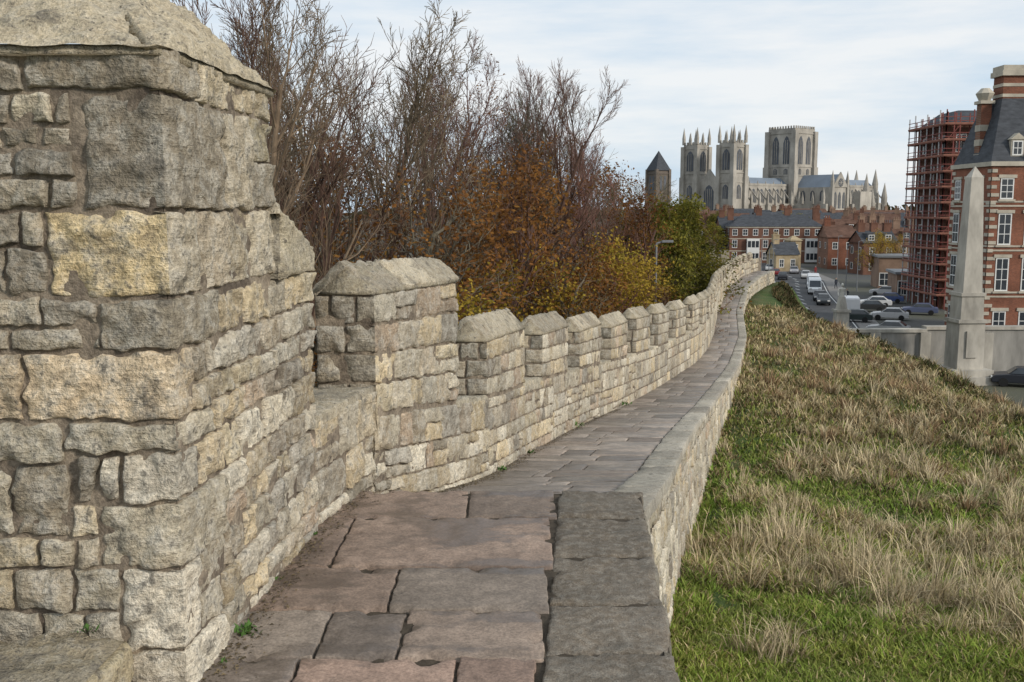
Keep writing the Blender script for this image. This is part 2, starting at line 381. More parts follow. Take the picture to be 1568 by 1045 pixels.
def slope(a,b,c,n,th):
    pts=[];idx={}
    nn=(b-a).cross(c-a).normalized()
    for i in range(n+1):
        for j in range(n+1-i):
            u=i/n;v=j/n;p=a+(b-a)*u+(c-a)*v
            ed=min(u,v,1-u-v)
            off=.04*nz(p.x,p.y,p.z,3)+.028*nz(p.x,p.y,p.z,8)+.02*nz(p.x,p.y,p.z,22)+.012*nz(p.x,p.y,p.z,50)
            hip=min(u,1-u-v)
            off-=.05*max(0,1-hip/.05)
            if v<.03: off-=.010*(1-v/.03)
            pp=p+nn*off
            if ed<1e-6: pp=p+Vector((0,0,1))*(-.03*(1 if v>0 else .4)+.012*nz(p.x,p.y,p.z,9))
            idx[(i,j)]=len(pts); pts.append(tuple(pp))
    F=[]
    for i in range(n):
        for j in range(n-i):
            F.append((idx[(i,j)],idx[(i+1,j)],idx[(i,j+1)]))
            if i+j<n-1: F.append((idx[(i+1,j)],idx[(i+1,j+1)],idx[(i,j+1)]))
    mb.add(pts,F,0,(.54,.48,.37))
for a,b in zip(rb[:-1],rb[1:]): slope(a,b,ap,100,0)
mb.obj('tower_roof',[M_cope],tower,True)
mb=MB()
mb.loft([[(p[0],p[1],z) for p in ((-3.6,3.22),(-1.118,3.222),(-1.035,4.42),(-1.9,5.66),(-3.6,5.66))] for z in (.487,.517)],0,(.40,.36,.28))
sx0,sx1=-1.62,-1.0
f=lambda s,t:(sx0+s,4.36+t,.03-.40*t)
masonry(mb,f,0,sx1-sx0,0,.70,(.35,.35),(sx1-sx0,sx1-sx0),.03,[(.48,.43,.34)],gap=.008,depth=.05,bev=.02,rough=.015,prot=.006)
f=lambda s,t:(sx1+.002,4.38+s,-.3+t*(1-.62*s/.65)/1.0)
masonry(mb,f,0,.65,0,.30,(.30,.30),(.65,.65),.025,[(.50,.45,.35)],gap=.006,depth=.03,bev=.012,rough=.015,prot=.001)
mb.loft([[(sx0,4.38,-.3),(sx0,5.03,-.3),(sx0,5.03,-.25),(sx0,4.38,.01)],[(sx1-.02,4.38,-.3),(sx1-.02,5.03,-.3),(sx1-.02,5.03,-.25),(sx1-.02,4.38,.01)]],0,(.34,.31,.25))
f=lambda s,t:(s,2.55+t,-1.42-.02*t)
masonry(mb,f,0,0,0,0,blocks=[(-2.6,-1.95,0,.66,(.38,.33,.25)),(-1.95,-1.30,0,.66,(.40,.35,.26),'R')],cell=.025,gap=.012,depth=.08,bev=.03,rough=.03)
f=lambda s,t:(-1.30,2.55+s,t)
masonry(mb,f,0,.66,-1.7,-1.43,(.27,.27),(.33,.33),.025,[(.50,.44,.31)],gap=.01,depth=.05,bev=.02,rough=.03)
mb.box(-2.6,-1.34,2.6,3.2,-1.7,-1.48,0)
mb.obj('tower_coping',[M_cope],tower,True)

# ---------------- parapet wall ----------------
par=empty('battlement_wall')
st=MB(); co=MB(); cp=MB()
W=.37
Ys=[5.0+i*.5 for i in range(175)]
def cellf(y): return max(.02,y*.0045)
seg=[5.03]+[x for x in np.arange(9,90,4)]+[90]
for a,b in zip(seg[:-1],seg[1:]):
    f=lambda s,t:(wf(s),s,pz(s)-.1+t*(szf(s)-pz(s)+.1) if s>5.8 else -1.9+t*(.83))
    y=(a+b)/2; cl=cellf(a)
    big=1 if y<30 else 1.5
    masonry(st,f,a,b,0,.975,(.17*big,.33*big),(.13*big,.60*big),cl,PALR,gap=.010+.0003*y,depth=.035,bev=.010+.0004*y,rough=.020,prot=.010,edge=.008 if y<20 else .004,jit=.35 if y<20 else 0)
co.loft([[(wf(y)-.012,y,(szf(y) if y>5.8 else -1.07)-.03),(wf(y)-W+.01,y,(szf(y) if y>5.8 else -1.07)-.03),(wf(y)-W+.01,y,-10.5),(wf(y)-.012,y,-10.5)] for y in Ys],0)
mer=[(6.04,7.85),(8.9,11),(12.2,14.1),(15.1,17.0),(18,19.8),(20.9,22.5),(23.6,25.1),(26.3,27.9),(29.2,30.8)]
y=32.2
while y<86: mer.append((y,y+1.75)); y+=3.25
edges=[5.03]
for a,b in mer: edges+= [a,b]
edges.append(90)
for k in range(0,len(edges)-1,2):
    a,b=edges[k],edges[k+1]
    f=lambda s,t:(wf(t)-W-.005+s,t,szf(t)+.0)
    n=max(1,int(round((b-a)/.5))); Bs=[(0,W+.012,a-.02+(b-a+.04)*q/n,a-.02+(b-a+.04)*(q+1)/n,R.choice([(.48,.43,.34),(.55,.50,.40)])) for q in range(n)]
    masonry(cp,f,0,0,0,0,blocks=Bs,cell=cellf(a)*1.3,gap=.008,depth=.05,bev=.014,rough=.016,prot=.005)
for i,(a,b) in enumerate(mer):
    ra,rb_=rz(a),rz(b)
    rise=.20 if i==0 else .23
    ez=lambda y,ra=ra,rb_=rb_,a=a,b=b,rise=rise:(ra+(rb_-ra)*(y-a)/(b-a))-rise
    H=ez((a+b)/2)-szf((a+b)/2)
    cl=cellf(a)
    f=lambda s,t:(wf(s),s,szf(s)+(ez(s)-szf(s))*t/H)
    nc=max(2,int(round(H/R.choice([.19,.24]))))
    masonry(st,f,a,b,0,H,(H/nc,H/nc),(.20,.60),cl,PALR,gap=.010+.0003*a,depth=.035,bev=.010+.0004*a,rough=.020,prot=.010,edge=.008 if a<20 else .004,cl=a<25,jit=.25 if a<12 else 0)
    He=ez(a)-szf(a)
    fe=lambda s,t:(wf(a)-W+s,a,szf(a)+t)
    if a<60: masonry(st,fe,0,W,0,He,(He/nc,He/nc),(.13,.28),cl,PALG,gap=.010+.0003*a,depth=.03,bev=.012+.0004*a,rough=.018,prot=.009,cr=a<25)
    n=4
    ys=[a+.012+(b-a-.024)*q/n for q in range(n+1)]
    co.loft([[(wf(q)-.012,q,ez(q)),(wf(q)-W+.01,q,ez(q)),(wf(q)-W+.01,q,szf(q)-.2),(wf(q)-.012,q,szf(q)-.2)] for q in ys],0)
    o=.012; hw=W/2+o
    ys=[a-.01+(b-a+.02)*q/n for q in range(n+1)]
    cp.loft([[(wf(q)+o-.008,q,ez(q)-.0),(wf(q)+o-.008,q,ez(q)+.02),(wf(q)-W/2,q,ez(q)+rise-.012),(wf(q)-W-o+.008,q,ez(q)+.02),(wf(q)-W-o+.008,q,ez(q))] for q in ys],0,(.40,.36,.28))
    sl=math.hypot(hw,rise-.015)
    f1=lambda s,t:(wf(s)+o-hw*t/sl,s,ez(s)+.015+(rise-.015)*t/sl)
    f2=lambda s,t:(wf(a+b-s)-W-o+hw*t/sl,a+b-s,ez(a+b-s)+.015+(rise-.015)*t/sl)
    for ff in (f1,f2): masonry(cp,ff,a-.015,b+.015,0,sl,(sl,sl),(.55,1.0),cl*1.2,[(.47,.42,.34),(.42,.38,.31),(.51,.46,.37)],gap=.010,depth=.04,bev=.012,rough=.024,prot=.007)
st.obj('parapet_stones',[M_stone2],par,True); co.obj('parapet_core',[M_mortar],par); cp.obj('parapet_coping',[M_cope],par,True)
tu=empty('wall_turret'); mb=MB()
f=lambda s,t:(13.6+s,74,t)
masonry(mb,f,0,2.6,-9,-3.6,(.4,.6),(.5,1),.3,PALG,gap=.04,depth=.08,bev=.06)
mb.box(13.62,16.2,74.05,77,-13,-3.6,0,(.26,.24,.2))
for q in (0,1,2): mb.box(13.6+q*.95,14.2+q*.95,73.95,74.5,-3.6,-3.0,0,(.34,.31,.25))
mb.obj('turret_body',[M_cope],tu)

# ---------------- wall walk ----------------
walk=empty('stone_walkway'); pv=MB(); kb=MB(); dj=MB()
PP=[(.27,.20,.155),(.245,.19,.15),(.285,.20,.155),(.24,.195,.16),(.30,.195,.155),(.225,.185,.15)]
PF=[(.31,.26,.215),(.28,.24,.20),(.33,.28,.235),(.265,.225,.19),(.30,.245,.20)]
fp=lambda s,t:(s,t,-1.65+.004*math.sin(s*2+t))
B=[]
rowsY=[0.6,1.2,1.75,2.3,2.85,3.50,3.95,4.45,5.22,5.74]
cutsL={3:[-1.3,-.5,0],4:[-1.3,-.78,-.2],5:[-1.3,-.74,-.43],6:[-1.3,-.52],7:[-1.3,-.85],8:[-1.3,-.25]}
for i in range(len(rowsY)-1):
    y0,y1=rowsY[i],rowsY[i+1]; ym=(y0+y1)/2; xk=xr(ym)-.5
    cu=cutsL.get(i,[-1.3,-.7,-.1])+[xk]
    if i<4: cu[0]=-2.4
    for a,b in zip(cu[:-1],cu[1:]): B.append((a,b,y0,y1,R.choice(PP)))
masonry(pv,fp,0,0,0,0,blocks=B,cell=.03,rough=.008,prot=.003,gap=.009,depth=.03,bev=.008,edge=.005,bias=.005)
fk=lambda s,t:(xr(t)-.5+s,t,-1.65)
B=[];y=1
while y<5.74:
    e=y+R.uniform(.4,.62)
    if 5.74-e<.3: e=5.74
    B.append((0,.5,y,e,R.choice([(.165,.145,.125),(.205,.18,.155),(.14,.128,.115)]))); y=e
masonry(kb,fk,0,0,0,0,blocks=B,cell=.03,gap=.016,depth=.08,bev=.016,rough=.012,prot=.003,edge=.005,bias=.004)
fkf=lambda s,t:(xr(s)-.004,s,t)
masonry(kb,fkf,1,5.74,-1.80,-1.657,(.15,.15),(.4,.62),.05,[(.2,.185,.16)],gap=.008,depth=.04,bev=.01,rough=.012,prot=.002,bias=0)
dj.box(-2.6,.58,0,3.3,-1.9,-1.667); dj.loft([[(-1.3,y,-1.9),(xr(y)-.02,y,-1.9),(xr(y)-.02,y,-1.664),(-1.3,y,-1.664)] for y in (3.3,4.5,5.72)])
yy=5.76
fpath=lambda s,t:(wf(t)-.06+s*(xr(t)-.34-wf(t)+.06),t,pz(max(t,5.82)))
while yy<88:
    L=R.uniform(.42,.75)*(1 if yy<25 else 1.8)
    k=R.choice([2,2,3]) if yy<25 else 2
    cu=sorted([0,1]+[R.uniform(.25,.75) for _ in range(k-1)])
    Bk=[(cu[i],cu[i+1],yy,yy+L,R.choice(PF)) for i in range(len(cu)-1) if cu[i+1]-cu[i]>.05]
    masonry(pv,fpath,0,0,0,0,blocks=Bk,cell=max(.08,yy*.008),rough=.008,prot=.004,gap=.008,depth=.03,bev=.01,edge=.003,bias=.003)
    yy+=L
fk2=lambda s,t:(xr(t)-.34+s,t,pz(max(t,5.82))+.015)
B=[];y=5.76
while y<88:
    e=y+R.uniform(.6,1.0); B.append((0,.36,y,e,R.choice([(.42,.40,.36),(.36,.345,.31),(.46,.435,.39),(.33,.31,.28)]))); y=e
masonry(kb,fk2,0,0,0,0,blocks=B,cell=.08,gap=.016,depth=.08,bev=.015,rough=.014,prot=.005,edge=.005)
ys=[5.76+i*.7 for i in range(119)]
dj.loft([[(wf(y)-.05,y,pz(max(y,5.82))-.5),(xr(y)-.03,y,pz(max(y,5.82))-.5),(xr(y)-.03,y,pz(max(y,5.82))-.013),(wf(y)-.05,y,pz(max(y,5.82))-.013)] for y in ys])
pv.obj('paving_slabs',[M_pave],walk,True); kb.obj('edge_kerb',[M_kerb],walk,True); dj.obj('bedding',[M_dirt],walk)
ow=MB(); oc=MB()
def zt(y): return -1.80 if y<5.745 else pz(max(y,5.82))-.055
seg=[1,5.74]+list(np.arange(10,90,5))+[90]
for a,b in zip(seg[:-1],seg[1:]):
    f=lambda s,t:(xr(s)-.02+.05*(1-t),s,(fz(s)-.4)+t*(zt(s)-fz(s)+.4))
    y=(a+b)/2; hh=max(.5,zt(y)-fz(y)+.4)
    nc=max(2,int(hh/.24)); masonry(ow,f,a,b,0,1,(.8/nc,1.3/nc),(.2,.55),max(.045,a*.006),PALR+[W1,C1,C1,W1],gap=.010,depth=.035,bev=.014,rough=.02,prot=.012,edge=.008)
oc.loft([[(xr(y)-.035,y,zt(y)),(xr(y)-.3,y,zt(y)-.02),(xr(y)-.3,y,fz(y)-1),(xr(y)+.015,y,fz(y)-1)] for y in [1+i*.5 for i in range(179)]])
ofw=empty('outer_retaining_wall'); ow.obj('face_stones',[M_pale],ofw,True); oc.obj('face_core',[M_mortar],ofw)

# ---------------- ground ----------------
def axis(fa,fb,step,far):
    a=list(np.arange(fa,fb+1e-6,step)); x=step; p=fb; hi=[]
    while p<far: x*=1.35; p+=x; hi.append(p)
    x=step; p=fa; lo=[]
    while p>-far: x*=1.35; p-=x; lo.append(p)
    return np.array(lo[::-1]+a+hi)
gx=axis(-12,45,.5,4000); gy=axis(0,120,.5,4000)
XX,YY=np.meshgrid(gx,gy); ZZ=ground_h(XX,YY)
gv=np.stack([XX.ravel(),YY.ravel(),ZZ.ravel()],1); nx=len(gx); ny=len(gy)
ii=np.arange((ny-1)*nx).reshape(ny-1,nx)[:,:-1].ravel()
gf=np.stack([ii,ii+1,ii+nx+1,ii+nx],1)
def npmesh(name,v,f,mat,colr=None,smooth=False):
    me=bpy.data.meshes.new(name); k=f.shape[1]
    me.vertices.add(len(v)); me.vertices.foreach_set('co',v.astype(np.float32).ravel())
    me.loops.add(f.size); me.loops.foreach_set('vertex_index',f.astype(np.int32).ravel())
    me.polygons.add(len(f)); me.polygons.foreach_set('loop_start',np.arange(0,f.size,k,dtype=np.int32)); me.polygons.foreach_set('loop_total',np.full(len(f),k,dtype=np.int32))
    if smooth: me.polygons.foreach_set('use_smooth',np.ones(len(f),dtype=bool))
    me.update(calc_edges=True); me.materials.append(mat)
    if colr is not None:
        a=me.color_attributes.new('Col','FLOAT_COLOR','POINT'); c4=np.ones((len(v),4),dtype=np.float32); c4[:,:3]=colr; a.data.foreach_set('color',c4.ravel())
    ob=bpy.data.objects.new(name,me); col.objects.link(ob); return ob
npmesh('ground',gv,gf,M_ground,None,True)

TB=NR.rand(256,256)
def vn(x,y,s):
    x=x*s;y=y*s;xi=np.floor(x).astype(int);yi=np.floor(y).astype(int);fx=x-xi;fy=y-yi;fx=fx*fx*(3-2*fx);fy=fy*fy*(3-2*fy)
    a=TB[xi%256,yi%256];b=TB[(xi+1)%256,yi%256];c=TB[xi%256,(yi+1)%256];d=TB[(xi+1)%256,(yi+1)%256]
    return (a*(1-fx)+b*fx)*(1-fy)+(c*(1-fx)+d*fx)*fy
def fbm(x,y,s): return .5*vn(x,y,s)+.3*vn(x+31,y+7,s*2.1)+.2*vn(x+3,y+77,s*4.7)
def blades(name,X,Y,Hh,Wd,lean,az,C,mat,z0=-.02):
    n=len(X); Z=ground_h(X,Y)+z0
    ang=NR.rand(n)*math.pi*2; wx=np.cos(ang)*Wd/2; wy=np.sin(ang)*Wd/2
    dx=np.cos(az)*lean; dy=np.sin(az)*lean
    def P(x,y,z): return np.stack([x,y,z],1)
    hz=np.sqrt(np.maximum(.05,1-lean**2))
    v=np.stack([P(X-wx,Y-wy,Z),P(X+wx,Y+wy,Z),P(X+wx*.7+dx*Hh*.4,Y+wy*.7+dy*Hh*.4,Z+Hh*.6*hz**.3),P(X-wx*.7+dx*Hh*.4,Y-wy*.7+dy*Hh*.4,Z+Hh*.6*hz**.3),P(X+dx*Hh,Y+dy*Hh,Z+Hh*hz)],1)
    v=v.reshape(-1,3); o=np.arange(n)*5
    f=np.concatenate([np.stack([o,o+1,o+2],1),np.stack([o,o+2,o+3],1),np.stack([o+3,o+2,o+4],1)])
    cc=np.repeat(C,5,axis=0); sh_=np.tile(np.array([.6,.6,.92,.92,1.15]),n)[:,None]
    return npmesh(name,v,f,mat,cc*sh_)
def sample(n,ya,yb,pw):
    u=NR.rand(n); Y=(ya**(1-pw)+u*(yb**(1-pw)-ya**(1-pw)))**(1/(1-pw))
    lo=xrv(Y)+.03; hi=np.maximum(np.minimum(Y*.66+1.5,lo+17),lo+3)
    X=lo+NR.rand(n)*(hi-lo); return X,Y
def straw(X,Y):
    d=X-xrv(Y); q=fbm(X,Y*.8,.5); q2=fbm(X+50,Y*.9,1.5)
    reg=smoothv(6.5,12,Y+d*.5)*.12+smoothv(18,30,Y)*.04+.06*smoothv(2,6,d)
    return smoothv(.53,.74,q*.62+q2*.38+reg-.02*np.maximum(0,1.5-d)*4)
n=290000; X,Y=sample(n,5.2,62,1.75)
s=straw(X,Y); r=NR.rand(n); r2=fbm(X,Y,1.7); r3=fbm(X+9,Y,.5)
Gc=np.stack([.13+.16*r2*r+.08*r3,.22+.12*r2-.03*r3,.038+.03*r],1); Sc=np.stack([.42+.12*r,.34+.1*r,.19+.06*r],1); Bc=np.stack([.25+.05*r,.18+.04*r,.095+.02*r],1)
far=smoothv(15,32,Y)[:,None]*.9; Gc=Gc*(1-far)+far*np.stack([.18+.07*r,.19+.05*r2,.055+.02*r],1)
pick=(NR.rand(n)<(s*.6+.13+.22*far[:,0]))[:,None]; C=np.where(pick,np.where(NR.rand(n)[:,None]<.45,Bc,Sc),Gc)*(.55+.75*NR.rand(n))[:,None]
Hh=(.06+.09*NR.rand(n))*(1+.9*s)*(1+.010*Y)*(.45+1.2*r2); Wd=.0055+.0012*Y
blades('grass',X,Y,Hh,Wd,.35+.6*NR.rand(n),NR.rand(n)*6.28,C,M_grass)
nt=3000; X,Y=sample(nt,6.5,55,1.35); keep=straw(X,Y)>NR.rand(nt)*.85+.08; X=X[keep];Y=Y[keep]
nb=46; TX=np.repeat(X,nb);TY=np.repeat(Y,nb);n=len(TX); sz=np.repeat(.35+1.1*NR.rand(len(X))**2,nb)
a=NR.rand(n)*6.28; rr=NR.rand(n)**.5*.13*sz; wind=np.repeat(NR.rand(len(X))*6.28,nb)
r=NR.rand(n)[:,None]; C=np.array([.58,.48,.31])*(.5+.8*r); brown=(np.repeat(NR.rand(len(X)),nb)<np.clip((TY-16)/25,0,.6))[:,None]; C=np.where(brown,np.array([.34,.225,.13])*(.5+.8*r),C)
az=np.where(NR.rand(n)<.4,wind,a)
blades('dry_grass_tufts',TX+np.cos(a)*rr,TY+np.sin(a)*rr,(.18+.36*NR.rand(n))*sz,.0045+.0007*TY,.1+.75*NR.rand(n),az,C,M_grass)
n=34000; Y=26+NR.rand(n)*62; cdv=np.interp(Y,CDY,CDV)
X=xrv(Y)+cdv+.2+NR.rand(n)**1.3*7; r=NR.rand(n)[:,None]
C=np.where(NR.rand(n)[:,None]<.5,np.array([.05,.06,.02]),np.array([.12,.09,.045]))*(.5+r)
q=fbm(X,Y,.6)
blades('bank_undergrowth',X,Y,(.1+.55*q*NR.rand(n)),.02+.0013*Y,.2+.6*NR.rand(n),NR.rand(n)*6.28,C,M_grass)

# ---------------- trees ----------------
def gen_tree(seed,H,kids,leafn,leafs,mats,trunk=.8,r0=.2,ang=(25,48),minz=.22,twig=.010,lmin=2,wob=1.0,up=1.0,lsp=.12):
    rn=random.Random(seed); V=[];F=[];MI=[]
    def tube(pts,rads,n):
        o=len(V)
        for i,p in enumerate(pts):
            d=(pts[min(i+1,len(pts)-1)]-pts[max(i-1,0)]).normalized(); u=d.orthogonal().normalized(); w=d.cross(u)
            for k in range(n):
                t=2*math.pi*k/n; V.append(tuple(p+(u*math.cos(t)+w*math.sin(t))*rads[i]))
        for i in range(len(pts)-1):
            for k in range(n):
                F.append((o+i*n+k,o+i*n+(k+1)%n,o+(i+1)*n+(k+1)%n,o+(i+1)*n+k)); MI.append(0)
    def rec(p,d,L,r,lev):
        n=[9,6,4,3,2][lev]; pts=[p];ds=[d]
        for i in range(n):
            w=[.07,.10,.13,.15,.16][lev]*wob
            d=(d+Vector((rn.gauss(0,w),rn.gauss(0,w),rn.gauss(0,w)*.6+[.04,.13,.12,.10,.08][lev]*up))).normalized()
            p=p+d*(L/n); pts.append(p);ds.append(d)
        last=lev>=len(kids)
        rads=[max(twig*.5,r*(1-.75*i/n)) for i in range(n+1)]
        tube(pts,rads,[8,5,4,3,3][lev])
        if last or lev>=lmin:
            if leafn:
                k=leafn if leafn>=1 else (1 if rn.random()<leafn else 0)
                for _ in range(int(k)):
                    t=rn.random()*n; i=min(int(t),n-1); q=pts[i].lerp(pts[i+1],t-i)+Vector((rn.gauss(0,lsp),rn.gauss(0,lsp),rn.gauss(0,lsp)))
                    a=Vector((rn.gauss(0,1),rn.gauss(0,1),rn.gauss(0,1))).normalized()*leafs*rn.uniform(.5,1.3); b=a.orthogonal().normalized()*leafs*rn.uniform(.4,.8)
                    o=len(V); V.extend([tuple(q-a),tuple(q+b),tuple(q+a),tuple(q-b)]); F.append((o,o+1,o+2,o+3)); MI.append(1)
        if last: return
        K=kids[lev]
        for k in range(K):
            mz=minz if lev==0 else .2
            t=mz+(1-mz)*(k+rn.random())/K
            x=t*n; i=min(int(x),n-1); q=pts[i].lerp(pts[i+1],x-i)
            dd=ds[i]; u=dd.orthogonal().normalized(); u.rotate(Matrix.Rotation(rn.random()*6.283,3,dd))
            an=math.radians(rn.uniform(*ang)); nd=(dd*math.cos(an)+u*math.sin(an)).normalized()
            LL=(H*.40*(1.2-.8*t) if lev==0 else L*rn.uniform(.42,.64)*(1.1-.4*t))
            rec(q,nd,LL,max(twig,rads[i]*[.55,.55,.55,.6][lev]),lev+1)
    rec(Vector((0,0,0)),Vector((rn.gauss(0,.04),rn.gauss(0,.04),1)).normalized(),H*trunk,r0,0)
    me=bpy.data.meshes.new('tree_mesh'); me.from_pydata(V,[],F)
    for m in mats: me.materials.append(m)
    me.polygons.foreach_set('material_index',MI); me.update()
    hh=sorted(v[2] for v in V)[-40]; return me,hh
bare=[gen_tree(1,14,(13,7,5,4),0,0,[M_bark],minz=.25),gen_tree(2,14,(14,7,6,4),0,0,[M_bark2],ang=(18,38)),gen_tree(3,14,(13,7,6,4),0,0,[M_bark],ang=(22,48),minz=.3),
      gen_tree(4,14,(13,7,6,4),.4,.055,[M_bark2,L_orange],lmin=3)]
leafy=[gen_tree(5,9,(12,6,5),7,.065,[M_bark,L_orange],minz=.1,ang=(30,65),lsp=.22),gen_tree(6,9,(11,6,5),9,.07,[M_bark2,L_yellow],minz=.1,ang=(30,65),lsp=.22),
       gen_tree(7,9,(13,8,5),15,.09,[M_bark,L_green],minz=.08,ang=(30,70),lsp=.2),gen_tree(8,9,(12,7,6),4,.06,[M_bark2,L_orange],minz=.05,ang=(25,60),lsp=.22)]
def tree(name,mh,x,y,H,rot=None,wide=1,z=None):
    me,h0=mh; o=bpy.data.objects.new(name,me); col.objects.link(o)
    zz=float(ground_h(x,y)) if z is None else z
    s=H/h0; o.location=(x,y,zz-.1); o.scale=(s*wide,s*wide,s); o.rotation_euler=(0,0,R.uniform(0,6.28) if rot is None else rot); return o
ZB=-9.6
big=[(-6.4,25,15.5,0),(-5.3,29,16.1,1),(-3.8,33.5,16.0,2),(-2.7,38,16.0,1),(-1.2,40,15.8,3),(.6,43,15.5,1),(2.3,46,14.6,2),(4.1,51,14.2,1),(6.0,55,13.4,2),(8.0,60,11.8,0),
     (-7.6,31,16.6,2),(-8.4,42,17.8,0),(-4.4,47,17.6,3),(-.6,56,17.6,1),(3.6,66,16.2,3),(-14.5,50,19.4,1),(1.6,54,16.6,0)]
for x,y,H,k in big: tree('bare_tree',bare[k],x,y,H,z=ZB,wide=.88)
und=[(-5.2,19,8.2,0),(-3.2,22,8.6,3),(-6.6,25,10.2,0),(-1.9,25.5,7.9,1),(-3.6,29,11.0,0),(-.2,29,8.2,1),(-1.2,33,11.4,3),(1.8,35,8.2,1),(1.0,39,11.2,0),(3.4,41,8.6,1),(2.8,46,11.0,0),(5.4,45,8.6,1),(5.2,50,10.8,3),(7.4,52,9.0,2),(7.8,57,10.4,2),(9.8,60,10.4,2),(10.6,66,10.6,2),(12.4,72,9.0,2),(-8.8,29,11.6,0),(-9.4,38,12.4,0),(-5.4,38,13.0,3),(6.8,41.5,6.8,3),(-1,48,13.2,3),(5,60,12.6,0),(.6,34,8.6,0),(-2.4,42,12.4,0),(2.6,52,12.6,3)]
for x,y,H,k in und: tree('autumn_tree',leafy[k],x,y,H,wide=1.12,z=ZB)
def leafmass(name,cl,mat,leaf,seed=1):
    rs=np.random.RandomState(seed); Vs=[]
    for (x,y,z,rx,ry,rzz,n) in cl:
        u=rs.randn(n,3); u/=np.linalg.norm(u,axis=1)[:,None]; rad=rs.rand(n)**.5
        lump=1+.35*np.sin(u[:,0]*5+x)*np.cos(u[:,2]*6+y)
        P=np.array([x,y,z])+u*(rad*lump)[:,None]*np.array([rx,ry,rzz])
        a=rs.randn(n,3);a/=np.linalg.norm(a,axis=1)[:,None];b=np.cross(a,rs.randn(n,3));b/=np.linalg.norm(b,axis=1)[:,None]
        L=leaf*(.5+rs.rand(n))[:,None]
        Vs.append(np.stack([P-a*L,P+b*L*.7,P+a*L,P-b*L*.7],1).reshape(-1,3))
    v=np.concatenate(Vs); f=np.arange(len(v)).reshape(-1,4)
    return npmesh(name,v,f,mat)
rs=random.Random(4)
leafmass('distant_tree_row',[(-60+i*3.4+rs.uniform(-1,1),85+rs.uniform(0,25),-9+rs.uniform(-.5,2.0),4,4,5.5,420) for i in range(22)]+[(-14+i*2.6,72+rs.uniform(-4,6),-8.5,2.6,2.6,rs.uniform(3,5),420) for i in range(11)],L_dark,.28)
leafmass('moat_bushes',[(wf(y)-rs.uniform(2.5,7),y,-8.6,1.8,1.8,rs.uniform(1,2),300) for y in np.arange(14,74,1.1)],L_dark,.14,3)
def bs(y,o): 
    x=xr(y)+float(np.interp(y,CDY,CDV))+o; return (x,y,float(ground_h(x,y))-.15,.8,.8,rs.uniform(.3,.65),150)
leafmass('bank_shrubs',[bs(y,rs.uniform(.6,4)) for y in np.arange(46,90,.9)],L_dark,.10,5)
leafmass('horizon_trees',[(-900+i*55+rs.uniform(-20,20),1500+rs.uniform(0,200),-10,60,40,14+rs.uniform(-4,5),160) for i in range(52)],L_dark,7,7)
M_weed=simple('weed_leaf',(.07,.14,.03),.7,.3,20)
def weed(x,y,z,n,s):
    rs=np.random.RandomState(abs(int(x*100+y*10))%999+5); a=rs.rand(n)*6.28; v=[];f=[]
    for i in range(n):
        L=s*(.5+rs.rand()); d=Vector((math.cos(a[i]),math.sin(a[i]),.3+rs.rand())).normalized()*L; w=Vector((-math.sin(a[i]),math.cos(a[i]),0))*L*.18
        b=Vector((x,y,z))+Vector((rs.randn(),rs.randn(),0))*s*.6; o=len(v)
        v+= [tuple(b),tuple(b+d*.5+w),tuple(b+d),tuple(b+d*.5-w)]; f.append((o,o+1,o+2,o+3))
    me=bpy.data.meshes.new('weed_plant'); me.from_pydata(v,[],f); me.materials.append(M_weed); o=bpy.data.objects.new('weed_plant',me); col.objects.link(o)
for x,y,z,n,s in [(-1.04,3.72,-1.645,46,.035),(-1.03,4.9,-1.645,26,.025),(-1.05,4.3,-1.645,16,.02),(-1.06,3.45,-1.645,14,.02),(-.1,9.45,-2.52,26,.06),(.2,11.2,-2.78,26,.06),(1.0,14.6,-3.2,26,.07),(2.2,19,-3.75,20,.08),(-1.45,3.22,-1.42,24,.025)]: weed(x,y,z,n,s)
n=5200; Y=2.6+NR.rand(n)**1.2*16; off=np.abs(NR.randn(n))*.06; X=wfv(Y)+.02+off
Z=np.where(Y<5.72,-1.638,pzv(np.maximum(Y,5.82))+.008)
a=NR.rand(n)*6.28; L=.003+.009*NR.rand(n)**2
v=np.stack([np.stack([X+np.cos(a)*L,Y+np.sin(a)*L,Z],1),np.stack([X-np.sin(a)*L*.6,Y+np.cos(a)*L*.6,Z+L*.5],1),np.stack([X-np.cos(a)*L,Y-np.sin(a)*L,Z],1),np.stack([X+np.sin(a)*L*.6,Y-np.cos(a)*L*.6,Z+L*.4],1)],1).reshape(-1,3)
C=np.where(NR.rand(n)[:,None]<.6,np.array([.10,.08,.05]),np.array([.22,.17,.10]))
npmesh('leaf_litter',v,np.arange(n*4).reshape(-1,4),M_grass,np.repeat(C,4,axis=0))

# ---------------- street lamps ----------------
def lamp(x,y,z,h):
    e=empty('street_lamp',(x,y,z)); mb=MB(); mb.cyl((0,0,0),(0,0,h*.2),.11,.1); mb.cyl((0,0,h*.2),(0,0,h),.07,.045); mb.cyl((0,0,h),(.35,0,h+.1),.04,.035); mb.box(.25,.75,-.1,.1,h+.05,h+.15); mb.obj('column_and_head',[M_metal],e)
lamp(6.5,45,ZB,8.1); lamp(47,140,-13,8); lamp(62,190,-13,8); lamp(33,128,-13,8); lamp(55.5,160,-13,8); lamp(58,145,-13,9); lamp(44,168,-13,8); lamp(50,200,-13,8)

